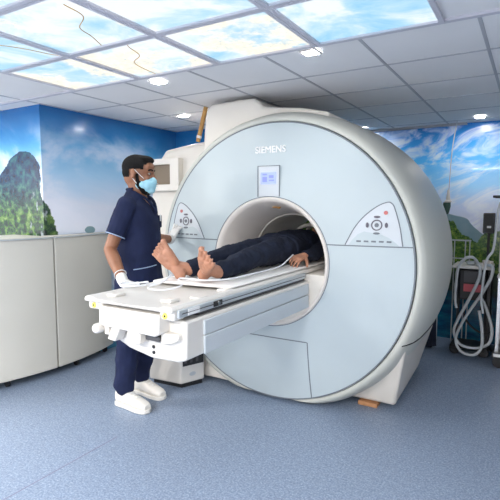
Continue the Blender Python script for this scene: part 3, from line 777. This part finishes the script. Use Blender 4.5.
# clothing
bm = B()
for sx, kx, hx in ((-1.645, -1.635, -1.615), (-1.445, -1.455, -1.49)):
    cap(bm, (sx, 2.095, 1.036), (sx * .4 + kx * .6, 2.28, 1.052), .050, .063); cap(bm, (sx * .4 + kx * .6, 2.28, 1.052), (kx, 2.50, 1.075), .063, .070); cap(bm, (kx, 2.50, 1.075), (hx, 2.86, 1.078), .072, .092)
loft(bm, [((-1.55, y, z), (a, 0, 0), (0, 0, b_)) for y, z, a, b_ in ((2.76, 1.07, .13, .07), (2.84, 1.077, .163, .094), (2.95, 1.08, .17, .102), (3.0, 1.08, .165, .10))], 24, 2.4)
blob('trousers', bm, M['navy2'], pat, voxel=.006, smooth=4, wrinkle=.022, wscale=.07)
bm = B()
loft(bm, [((-1.55, y, z), (a, 0, 0), (0, 0, b_)) for y, z, a, b_ in ((2.93, 1.08, .176, .103), (2.98, 1.085, .178, .109), (3.08, 1.085, .168, .108), (3.22, 1.09, .178, .112), (3.36, 1.09, .185, .108), (3.43, 1.08, .14, .085), (3.465, 1.075, .08, .07))], 24, 2.4)
for s in (1, -1):
    X = lambda x: -1.55 + s * (x + 1.55)
    cap(bm, (X(-1.385), 3.36, 1.075), (X(-1.322), 3.11, 1.04), .060, .050); cap(bm, (X(-1.322), 3.11, 1.04), (X(-1.325), 2.95, 1.045), .048, .038)
blob('long_sleeved_top', bm, M['navy2'], pat, voxel=.006, smooth=4, wrinkle=.02, wscale=.06)
pat.location.z -= .010
# head coil (deep inside)
hc = thing('head_coil', 'white curved head coil around the patient head deep in the bore', 'head coil', (-1.55, 3.55, .985))
bm = B()
for a0 in (20, 160):
    pts = [(-1.55 + .15 * math.cos(R(a)), 3.52, 1.08 + .13 * math.sin(R(a))) for a in (range(20, 80, 10) if a0 == 20 else range(160, 100, -10))]
for y in (3.53, 3.74):
    tube(bm, [(-1.55 + .15 * math.cos(R(a)), y, 1.08 + .14 * math.sin(R(a))) for a in range(-40, 221, 20)], .014, 8, 3)
for a in (-40, 0, 60, 120, 180, 220): tube(bm, [(-1.55 + .15 * math.cos(R(a)), 3.53, 1.08 + .14 * math.sin(R(a))), (-1.55 + .15 * math.cos(R(a)), 3.74, 1.08 + .14 * math.sin(R(a)))], .010, 8, 1)
obj('coil_frame', bm, M['white'], hc, smooth=True)

# ================================================================ RADIOGRAPHER (standing)
man = thing('person', 'standing person in navy short-sleeved scrubs, blue face mask and white gloves beside the table', 'person', (-2.28, 2.35, 0))
TQ = Matrix.Rotation(R(24), 3, 'Z')
def T(x, y, z): return TQ @ Vector((x + 2.275, y - 2.345, 0)) + Vector((-2.275, 2.345, z))
HR = Matrix.Translation((-2.246, 2.336, 1.590)) @ Matrix.Rotation(R(24), 4, 'Z') @ Matrix.Rotation(R(7), 4, 'Y') @ Matrix.Scale(1.07, 4)
def HP(x, y, z): return HR @ Vector((x, y, z))
def hell(bm, c, r, rot=(0, 0, 0)):
    Mh = HR @ Matrix.Translation(c) @ Euler([R(a) for a in rot]).to_matrix().to_4x4()
    rs = []
    for j in range(1, 12):
        a = PI * j / 12 - PI / 2
        rs.append([Mh @ Vector((r[0] * math.cos(a) * math.cos(2 * PI * k / 20), r[1] * math.cos(a) * math.sin(2 * PI * k / 20), r[2] * math.sin(a))) for k in range(20)])
    rings(bm, rs)
bm = B()
hell(bm, (-.012, 0, .025), (.094, .073, .082)); hell(bm, (.020, 0, -.035), (.068, .060, .085)); hell(bm, (.035, 0, -.085), (.045, .045, .035))
hell(bm, (-.035, 0, -.02), (.062, .062, .07))
hell(bm, (.078, 0, .018), (.012, .046, .012)); hell(bm, (.062, 0, .045), (.025, .055, .032))
cap(bm, HP(.082, 0, .010), HP(.104, 0, -.028), .008, .012); hell(bm, (.092, 0, -.030), (.014, .019, .010))
hell(bm, (.074, 0, -.062), (.014, .026, .012)); hell(bm, (.066, 0, -.098), (.018, .022, .016))
for s in (1, -1):
    hell(bm, (.062, s * .032, -.022), (.020, .018, .02)); hell(bm, (-.012, s * .080, -.008), (.018, .009, .030), (0, 0, s * 20)); hell(bm, (-.012, s * .070, -.032), (.009, .007, .012))
# neck, trunk
cap(bm, (-2.262, 2.343, 1.42), HP(-.02, 0, -.06), .058, .054)
cap(bm, T(-2.28, 2.24, 1.395), (-2.27, 2.34, 1.46), .04, .05); cap(bm, T(-2.28, 2.45, 1.395), (-2.27, 2.34, 1.46), .04, .05)
def trunk(bm, e=0.0, secs=None):
    S = secs or ((.86, .115, .160, 0), (.95, .125, .165, 0), (1.06, .115, .145, .005), (1.18, .118, .150, .005), (1.29, .116, .165, -.002), (1.37, .10, .172, -.008), (1.42, .065, .12, -.012))
    rs = [(T(-2.275 + dx, 2.345, z), TQ @ Vector((a + e, 0, 0)), TQ @ Vector((0, b_ + e, 0))) for z, a, b_, dx in S]
    loft(bm, rs, 28, 2.3)
trunk(bm)
SR, ER, WR = T(-2.29, 2.175, 1.37), Vector((-2.27, 2.085, 1.10)), Vector((-2.035, 1.965, .930))
SL, EL, WL = T(-2.28, 2.515, 1.37), Vector((-2.34, 2.575, 1.13)), Vector((-2.36, 2.785, 1.120))
for S, E_, W_ in ((SR, ER, WR), (SL, EL, WL)):
    cap(bm, S, E_, .050, .040); cap(bm, E_, E_.lerp(W_, .35), .040, .042); cap(bm, E_.lerp(W_, .35), W_, .042, .026)
hdir = Vector((.22, -.08, -.04)).normalized()
hand(bm, WR, hdir, (0, 0, -1), .93, curl=(.15, .2, .2, .25), thumb=1)
hand(bm, WL, (.05, .55, .83), (.15, 1, -.3), .93, curl=(.05, .10, .25, .35), thumb=1, spread=.22)
AN, AF = Vector((-2.34, 2.245, .09)), Vector((-2.40, 2.47, .09))
for h, k, a in ((Vector((-2.28, 2.26, .90)), Vector((-2.29, 2.25, .50)), AN), (Vector((-2.28, 2.43, .90)), Vector((-2.32, 2.455, .50)), AF)):
    cap(bm, h, k, .085, .058); cap(bm, k, k.lerp(a, .3), .056, .058); cap(bm, k.lerp(a, .3), a, .058, .036); cap(bm, a, a + Vector((.14, 0, -.045)), .035, .03)
mbody = blob('body', bm, M['skin'], man, voxel=.005, smooth=4)
# eyes, brows
for s in (1, -1):
    bm = B(); hell(bm, (.074, s * .030, .004), (.009, .012, .006)); e_ = obj('eye', bm, M['eye'], mbody, smooth=True)
    bm = B(); hell(bm, (.0815, s * .030, .003), (.0035, .005, .005)); obj('iris', bm, M['black'], e_, smooth=True)
    bm = B(); tube(bm, [HP(.072, s * .048, .022), HP(.084, s * .034, .028), HP(.089, s * .014, .024)], .0048, 8); obj('eyebrow', bm, M['hair'], mbody, smooth=True)
# hair: crown and faded sides
bm = B(); hell(bm, (-.015, 0, .034), (.099, .0775, .081)); hell(bm, (-.040, 0, .002), (.068, .070, .064)); hell(bm, (.030, 0, .085), (.055, .055, .028))
hr = blob('hair', bm, M['hair'], mbody, voxel=.004, smooth=2)
# trim the hair shell away from the face, ears and neck
me = hr.data; bmh = B(); bmh.from_mesh(me); inv = HR.inverted()
kill = []
for v in bmh.verts:
    p = inv @ v.co
    if p.z < .052 - .0 and p.x > .045 or (p.x > -.038 and p.z < .018 and abs(p.y) > .03) or (p.x > .0 and p.z < .022) or p.z < -.062 or (p.x > .068 and p.z < .066): kill.append(v)
bmesh.ops.delete(bmh, geom=kill, context='VERTS'); bmh.to_mesh(me); bmh.free()
# beard along the jaw
bm = B()
for s in (1, -1):
    cap(bm, HP(.010, s * .066, -.012), HP(.016, s * .060, -.065), .010, .013); cap(bm, HP(.016, s * .060, -.065), HP(.048, s * .036, -.108), .014, .015)
    cap(bm, HP(.030, s * .052, -.058), HP(.050, s * .036, -.095), .014, .014)
hell(bm, (.060, 0, -.112), (.026, .034, .018)); hell(bm, (.042, 0, -.112), (.03, .034, .014))
blob('beard', bm, M['hair'], mbody, voxel=.004, smooth=3)
# mask
bm = B(); hell(bm, (.062, 0, -.064), (.052, .058, .050)); hell(bm, (.034, 0, -.068), (.055, .067, .040)); hell(bm, (.094, 0, -.040), (.022, .026, .028)); hell(bm, (.078, 0, -.092), (.034, .036, .028))
mk = blob('face_mask', bm, M['mask'], mbody, voxel=.004, smooth=4)
bm = B()
for i, z in enumerate((-.05, -.066, -.082)):
    tube(bm, [HP(.119 * math.cos(R(a)) * 1.0 - .0 if False else .068 + .054 * math.cos(R(a)), .058 * math.sin(R(a)), z) for a in range(-80, 81, 20)], .0016, 6, 2)
obj('mask_pleat', bm, M['mask'], mk, smooth=True)
for s in (1, -1):
    bm = B(); tube(bm, [HP(.050, s * .052, -.030), HP(.025, s * .068, -.008), HP(-.004, s * .080, .018)], .0022, 6); tube(bm, [HP(.048, s * .050, -.095), HP(.020, s * .068, -.070), HP(-.012, s * .078, -.035)], .0022, 6)
    obj('ear_loop', bm, M['label'], mk, smooth=True)
# scrubs
bm = B()
trunk(bm, 0, ((.80, .145, .19, .0), (.84, .146, .192, .0), (.95, .142, .19, .0), (1.06, .136, .172, .005), (1.18, .134, .172, .005), (1.29, .130, .182, -.002), (1.37, .113, .185, -.008), (1.42, .08, .135, -.012)))
cap(bm, T(-2.285, 2.23, 1.392), (-2.275, 2.33, 1.450), .058, .066); cap(bm, T(-2.285, 2.46, 1.392), (-2.275, 2.36, 1.450), .058, .066)
for S, E_ in ((SR, ER), (SL, EL)):
    q = S.lerp(E_, .68); cap(bm, S, q, .066, .060)
top = blob('scrub_top', bm, M['navy'], man, voxel=.006, smooth=3, wrinkle=.014, wscale=.09)
# open the V neck: remove cloth above the collar plane and outside the ends of the sleeves
me = top.data; bmh = B(); bmh.from_mesh(me); kill = []
for v in bmh.verts:
    p = v.co; q_ = TQ.transposed() @ Vector((p.x + 2.275, p.y - 2.345, 0)); xx = q_.x; yy = q_.y
    rr = math.hypot(xx + .0, yy)
    vneck = xx > .0 and p.z > 1.33 and abs(yy) < (p.z - 1.33) * .62 - .0
    if (rr < .060 and p.z > 1.45) or vneck or p.z < .79: kill.append(v)
    for S, E_ in ((SR, ER), (SL, EL)):
        ax = (E_ - S).normalized()
        if (p - S).dot(ax) > (E_ - S).length * .70 and ((p - S) - ax * (p - S).dot(ax)).length < .064 and (p - S).dot(ax) < (E_ - S).length * 1.1: kill.append(v)
bmesh.ops.delete(bmh, geom=list(set(kill)), context='VERTS'); bmh.to_mesh(me); bmh.free()
md = top.modifiers.new('t', 'SOLIDIFY'); md.thickness = .003; md.offset = 0
for S, E_ in ((SR, ER), (SL, EL)):
    ax = (E_ - S).normalized(); c = S.lerp(E_, .675); s_ = ax.cross(Vector((0, 1, 0))).normalized(); t_ = ax.cross(s_)
    bm = B(); tube(bm, [c + (s_ * math.cos(R(a)) + t_ * math.sin(R(a))) * .0615 for a in range(0, 361, 20)], .0035, 6, 2); obj('sleeve_piping', bm, M['piping'], top, smooth=True)
for s in (1, -1):
    bm = B(); tube(bm, [T(-2.275 + .128, 2.345, 1.325), T(-2.275 + .108, 2.345 + s * .035, 1.38), T(-2.275 + .075, 2.345 + s * .062, 1.425), T(-2.275 + .0, 2.345 + s * .073, 1.462), T(-2.275 - .055, 2.345 + s * .045, 1.48), T(-2.275 - .068, 2.345, 1.485)], .010, 8, 5, .8)
    obj('collar', bm, M['navy'], top, smooth=True)
bm = B(); tube(bm, [T(-2.275 + .152 * math.cos(R(a)), 2.345 + .198 * math.sin(R(a)), .990 + .0003 * a) for a in (-78, -65, -50, -35, -20)], .0035, 6, 3); obj('pocket_piping', bm, M['piping'], top, smooth=True)
TM = Matrix.Translation((-2.275, 2.345, 0)) @ TQ.to_4x4()
bm = B(); box(bm, .112, .130, .05, .11, 1.225, 1.31, TM); obj('chest_pocket', bm, M['navy'], top, bevel=.004)
bm = B(); box(bm, .128, .133, .065, .085, 1.27, 1.315, TM); obj('pocket_badge', bm, M['label'], top)
bm = B()
trunk(bm, 0, ((.78, .135, .178, 0), (.84, .138, .184, 0), (.92, .134, .18, 0)))
for h, k, a in ((Vector((-2.28, 2.26, .88)), Vector((-2.29, 2.25, .50)), AN), (Vector((-2.28, 2.43, .88)), Vector((-2.32, 2.455, .50)), AF)):
    cap(bm, h, k, .108, .082); cap(bm, k, a + Vector((0, 0, .08)), .082, .070); cap(bm, a + Vector((.0, 0, .10)), a + Vector((.012, 0, .045)), .066, .062)
blob('scrub_trousers', bm, M['navy'], man, voxel=.006, smooth=3, wrinkle=.028, wscale=.10)
# gloves
for nm, (W_, E_, dd, pn, th, cu) in {'r': (WR, ER, hdir, (0, 0, -1), 1, (.15, .2, .2, .25)), 'l': (WL, EL, (.05, .55, .83), (.15, 1, -.3), 1, (.05, .12, .25, .35))}.items():
    bm = B(); hand(bm, W_, dd, pn, .96, curl=cu, thumb=th, spread=.22 if nm == 'l' else .12)
    cap(bm, W_.lerp(E_, .12), W_, .031, .029)
    g_ = blob('glove', bm, M['glove'], man, voxel=.003, smooth=2)
    for v in g_.data.vertices: v.co += v.normal * .0022
    ax = (E_ - W_).normalized(); c = W_.lerp(E_, .21); s_ = ax.cross(Vector((0, .3, 1))).normalized(); t_ = ax.cross(s_)
    bm = B(); tube(bm, [c + (s_ * math.cos(R(a)) + t_ * math.sin(R(a))) * .0355 for a in range(0, 361, 30)], .003, 6, 2); obj('glove_cuff', bm, M['glove'], g_, smooth=True)
# shoes
for a, rz in ((AN, -2), (AF, -3)):
    ox, oy = a.x - .065, a.y; Rz = Matrix.Translation((ox, oy, 0)) @ Matrix.Rotation(R(rz), 4, 'Z')
    bm = B()
    sec = [(0, .030, .045, .09), (.03, .038, .05, .10), (.08, .040, .055, .105), (.14, .042, .05, .085), (.20, .047, .040, .062), (.255, .044, .034, .046), (.285, .030, .028, .034)]
    for i in range(len(sec) - 1):
        pass
    loft(bm, [((x, 0, .022 + h / 2), (0, wd, 0), (0, 0, h / 2)) for x, wd, _, h in sec], 20, 2.6)
    for v in bm.verts: v.co = Rz @ v.co
    sh = blob('shoe', bm, M['shoe'], man, voxel=.004, smooth=3)
    bm = B()
    out = [(-.012, 0), (-.004, .030), (.03, .042), (.10, .042), (.18, .050), (.24, .050), (.285, .034), (.300, 0)]
    poly = catm(out, 4) + [(x, -y) for x, y in catm(out, 4)[::-1][1:-1]]
    prism(bm, poly, 'z', .001, .028)
    for v in bm.verts: v.co = Rz @ v.co
    obj('sole', bm, M['sole'], sh, bevel=.005)
    for k in range(5):
        bm = B(); x = .115 + .024 * k; z = .126 - .0125 * k
        tube(bm, [Rz @ Vector((x, -.024, z - .008)), Rz @ Vector((x + .004, 0, z)), Rz @ Vector((x, .024, z - .008))], .0032, 6); obj('lace', bm, M['lace'], sh, smooth=True)

man.location.x -= .014; man.location.y -= .004
# ================================================================ CURVED CABINETS
def cabx(y): return -3.262 - .30 * (y - 2.42) ** 2 if y < 2.42 else -3.262 - .28 * (y - 2.42) ** 2
def cabinet(y0, y1, back, label, wheels):
    t = thing('curved_cabinet', label, 'cabinet', (-3.35, (y0 + y1) / 2, 0), group='curved cream cabinets by the left wall')
    n = 20; fr = [(cabx(y0 + (y1 - y0) * k / n), y0 + (y1 - y0) * k / n) for k in range(n + 1)]
    bm = B(); prism(bm, fr + [(back, y1), (back, y0)], 'z', .06, 1.118); obj('body', bm, M['cab'], t, bevel=.004, angle=30)
    f2 = [(x + .010, y) for x, y in fr]
    bm = B(); prism(bm, f2 + [(x - .02, y) for x, y in fr[::-1]], 'z', 1.118, 1.126); obj('top_edge', bm, M['dark'] if 0 else M['steel'], t)
    bm = B(); prism(bm, [(x - .021, y) for x, y in fr] + [(back, y1), (back, y0)], 'z', 1.118, 1.130); obj('top', bm, M['cab'], t)
    for (wx, wy) in wheels:
        bm = B(); lathe(bm, [(.012, wy - .012), (.026, wy - .010), (.026, wy + .010), (.012, wy + .012)], (wx, .027), n=20, cap=True); box(bm, wx - .012, wx + .012, wy - .016, wy + .016, .045, .062)
        obj('caster', bm, M['black'], t, smooth=True)
    return t
cabinet(.95, 2.388, -3.78, 'wide curved cream cabinet on castors at the left edge, left of the dark gap', [(-3.37, 2.02), (-3.50, 1.3), (-3.70, 2.2), (-3.7, 1.1)])
cabinet(2.402, 3.10, -3.43, 'narrower curved cream cabinet on castors between the dark gap and the standing person', [(-3.33, 2.62), (-3.40, 3.0)])
bm = B(); box(bm, -3.40, -3.33, 3.03, 3.09, 1.131, 1.142); bm.free()

# ================================================================ RIGHT BACK CORNER
# monitoring cart with hoses
cart = thing('equipment_cart', 'dark equipment cart with white top tray and pink label, standing against the right mural', 'cart', (-.45, 4.75, 0))
obj('tray', box(B(), -.70, -.375, 4.58, 4.92, .775, .80), M['white'], cart, bevel=.008)
bm = B(); box(bm, -.64, -.42, 4.62, 4.88, .50, .765); cb = obj('monitor_unit', bm, M['black'], cart, bevel=.01)
obj('pink_label', box(B(), -.60, -.44, 4.612, 4.62, .575, .64), M['pink'], cb)
obj('grey_panel', box(B(), -.60, -.44, 4.612, 4.62, .655, .75), M['dark'], cb)
for x in (-.67, -.40):
    bm = B(); tube(bm, [(x, 4.86, .08), (x, 4.86, .78)], .014, 8, 1); obj('post', bm, M['dark'], cart, smooth=True)
bm = B(); box(bm, -.46, -.375, 4.60, 4.66, .40, .45); box(bm, -.41, -.38, 4.64, 4.9, .05, .78); obj('side_bracket', bm, M['black'], cart, bevel=.004)
bm = B(); box(bm, -.70, -.38, 4.62, 4.9, .06, .085); obj('foot_frame', bm, M['black'], cart, bevel=.006)
for x in (-.66, -.42):
    for yy in (4.66, 4.86):
        bm = B(); lathe(bm, [(.02, yy - .014), (.045, yy - .012), (.045, yy + .012), (.02, yy + .014)], (x, .046), n=20, cap=True); obj('wheel', bm, M['black'], cart, smooth=True)
cart.location.x += .09; cart.scale.z = 1.045
for pts in ([(-.46, 4.55, .86), (-.48, 4.52, .84), (-.42, 4.50, .74), (-.46, 4.48, .62), (-.55, 4.48, .45), (-.63, 4.48, .28), (-.67, 4.48, .14), (-.60, 4.48, .02), (-.48, 4.48, .02), (-.42, 4.49, .16), (-.43, 4.50, .34), (-.44, 4.50, .5)],):
    pass
H = lambda L: [(a + .065, b_, c_ * 1.02 + .028) for a, b_, c_ in L]
t1 = [(-.40, 4.60, .81), (-.345, 4.56, .80), (-.355, 4.54, .70), (-.42, 4.52, .56), (-.50, 4.51, .42), (-.57, 4.51, .28), (-.61, 4.51, .14), (-.56, 4.51, .04), (-.46, 4.51, .025), (-.40, 4.51, .10), (-.40, 4.51, .25), (-.43, 4.52, .42)]
t2 = [(-.47, 4.58, .81), (-.44, 4.55, .79), (-.45, 4.54, .68), (-.52, 4.53, .50), (-.60, 4.53, .32), (-.63, 4.53, .20), (-.57, 4.52, .10), (-.45, 4.52, .085), (-.345, 4.52, .14), (-.325, 4.53, .26), (-.37, 4.54, .42), (-.42, 4.56, .52)]
t3 = [(-.46, 4.6, .815), (-.50, 4.56, .87), (-.56, 4.54, .865), (-.615, 4.54, .78), (-.63, 4.54, .62), (-.63, 4.54, .48), (-.618, 4.54, .42)]
for t_, lb in ((t1, 'grey breathing hose in the longest loop, reaching the floor in front of the cart'), (t2, 'grey breathing hose looping wide to the right behind the longest loop'), (t3, 'grey breathing hose arching over the tray, its free end hanging on the left')):
    bm = B(); p = smooth_path(H(t_), 10)
    tube(bm, p, lambda s: .0125 + .0012 * math.sin(s * 700), 8, 1)
    tag(obj('breathing_hose', bm, M['hose'], smooth=True), lb, 'hose', 'hoses hanging from the cart')
bm = B(); tube(bm, [(-.48, 4.60, .50), (-.49, 4.58, .38), (-.41, 4.57, .28), (-.30, 4.58, .24), (-.25, 4.59, .32)], .008, 8); tag(obj('black_cable', bm, M['black'], smooth=True), 'black cable drooping below the cart unit behind the hoses', 'cable')
# speaker-like grey monitor on a post above the cart
sp_ = thing('wall_speaker', 'small dark grey upright speaker box on a thin post behind the cart', 'speaker', (-.365, 5.0, 0))
obj('cabinet', box(B(), -.40, -.305, 4.92, 5.02, 1.115, 1.305), M['dark'], sp_, bevel=.006)
obj('grille', box(B(), -.392, -.313, 4.914, 4.921, 1.123, 1.297), M['black'], sp_)
obj('badge', box(B(), -.365, -.33, 4.910, 4.915, 1.165, 1.185), M['label'], sp_)
bm = B(); tube(bm, [(-.35, 4.98, .02), (-.35, 4.98, 1.12)], .012, 8, 1); lathe(bm, [(.12, 0), (.12, .015), (.02, .03)], (-.35, 4.98), axis='z', n=24, cap=True); obj('stand_post', bm, M['dark'], sp_, smooth=True)
# tall machine column at the frame edge
cl = thing('anaesthesia_machine', 'tall cream machine column with black top shelf at the right edge of the picture', 'medical machine', (-.1, 4.6, 0))
obj('column', box(B(), -.262, .20, 4.55, 4.85, .80, 1.44), M['cream'], cl, bevel=.01)
obj('top_shelf', box(B(), -.33, .22, 4.5, 4.9, 1.441, 1.462), M['black'], cl, bevel=.005)
obj('worktop', box(B(), -.26, .22, 4.36, 4.85, .775, .80), M['white'], cl, bevel=.006)
for x in (-.24, .19):
    for yy in (4.40, 4.82): obj('leg', box(B(), x - .012, x + .012, yy - .012, yy + .012, .14, .775), M['metal'], cl)
obj('lower_cabinet', box(B(), -.215, .17, 4.42, 4.8, .30, .72), M['brown'], cl, bevel=.006)
obj('base_tray', box(B(), -.27, .22, 4.36, 4.85, .10, .14), M['dark'], cl, bevel=.006)
obj('base_label', box(B(), -.26, -.12, 4.354, 4.362, .11, .135), M['label'], cl)
for x in (-.22, .17):
    for yy in (4.42, 4.8):
        bm = B(); lathe(bm, [(.02, yy - .014), (.05, yy - .012), (.05, yy + .012), (.02, yy + .014)], (x, .05), n=20, cap=True); obj('wheel', bm, M['black'], cl, smooth=True)
bm = B(); tube(bm, [(-.20, 4.50, 1.44), (-.245, 4.48, 1.38), (-.262, 4.46, 1.15), (-.275, 4.42, 1.0), (-.32, 4.40, .90), (-.345, 4.42, .60), (-.33, 4.45, .45)], .010, 8, 8)
tag(obj('breathing_hose', bm, M['hose'], smooth=True), 'thin grey hose running down the left side of the cream machine column', 'hose')
for x, y_ in ((-.20, 4.44), (-.12, 4.5)):
    pass
bm = B(); ell(bm, (-.17, 4.45, .827), (.055, .05, .026)); ell(bm, (-.11, 4.47, .831), (.05, .05, .03)); blob('folded_cloth', bm, M['sheet'], None, voxel=.005, smooth=3); cl.location.x += .03; tag(bpy.data.objects['folded_cloth'], 'crumpled white cloth on the machine worktop at the right edge', 'cloth')
# things on the tray
for (x, y_, r, h, mm, lb) in ((-.55, 4.68, .045, .035, 'steel', 'low grey metal bowl on the left of the cart tray'), (-.43, 4.68, .03, .05, 'white', 'small white cup in the middle of the cart tray'), (-.40, 4.82, .02, .03, 'cream', 'tiny cream cup on the right of the cart tray')):
    x += .09; bm = B(); lathe(bm, [(r * .6, .80), (r * .9, .80 + h * .3), (r, .80 + h), (r * .92, .80 + h), (r * .8, .80 + h * .35), (r * .5, .806)], (x, y_), axis='z', n=24, cap=True)
    for v in bm.verts: v.co.z += .036
    tag(obj('bowl' if r > .04 else 'cup', bm, M[mm], smooth=True), lb, 'bowl' if r > .04 else 'cup')
# hanging cord
hg = thing('hanging_cord', 'thin cord hanging from the ceiling with a white plug, in front of the right mural', 'cord', (-.71, 4.95, CEIL))
bm = B(); tube(bm, [(-.665, 4.95, CEIL - .002), (-.70, 4.95, 1.9), (-.715, 4.95, 1.52)], .005, 8, 5); obj('cord', bm, M['hose'], hg, smooth=True)
bm = B(); lathe(bm, [(.012, 1.53), (.014, 1.50), (.022, 1.43), (.034, 1.42), (.034, 1.405)], (-.718, 4.95), axis='z', n=20, cap=True); obj('white_plug', bm, M['white'], hg, smooth=True)
bm = B(); lathe(bm, [(.034, 1.405), (.036, 1.37), (.028, 1.33), (.022, 1.30), (.01, 1.29)], (-.728, 4.95), axis='z', n=20, cap=True); obj('green_fitting', bm, mat('dark_green_plastic', (.03, .08, .06), .5), hg, smooth=True)
# metal railing
rl = thing('metal_railing', 'thin grey metal railing standing left of the cart in front of the mural', 'railing', (-.8, 5.08, 0))
bm = B()
for x in (-.98, -.80, -.66, -.56, -.52): tube(bm, [(x, 5.08, .0), (x, 5.08, 1.03)], .006, 6, 1)
obj('upright', bm, M['hose'], rl, smooth=True)
bm = B(); tube(bm, [(-1.05, 5.08, 1.03), (-.51, 5.08, 1.03)], .008, 6, 1); tube(bm, [(-1.05, 5.08, .85), (-.51, 5.08, .85)], .006, 6, 1); obj('handrail', bm, M['hose'], rl, smooth=True)
# dark cloth hanging behind the scanner
bm = B()
secs = []
nn = 24; top_ = []; bot = []
rs = []
for z, wd in ((.02, .13), (.3, .115), (.65, .10), (.95, .09)):
    ring = []
    for k in range(nn):
        a = 2 * PI * k / nn; q = 1 + .18 * math.sin(6 * a)
        ring.append((-.86 + wd * .8 * q * math.cos(a), 4.72 + .07 * q * math.sin(a), z))
    rs.append(ring)
rings(bm, rs); tag(obj('dark_curtain', bm, M['navy2'], smooth=True), 'dark gathered cloth hanging to the floor behind the right side of the scanner', 'curtain')
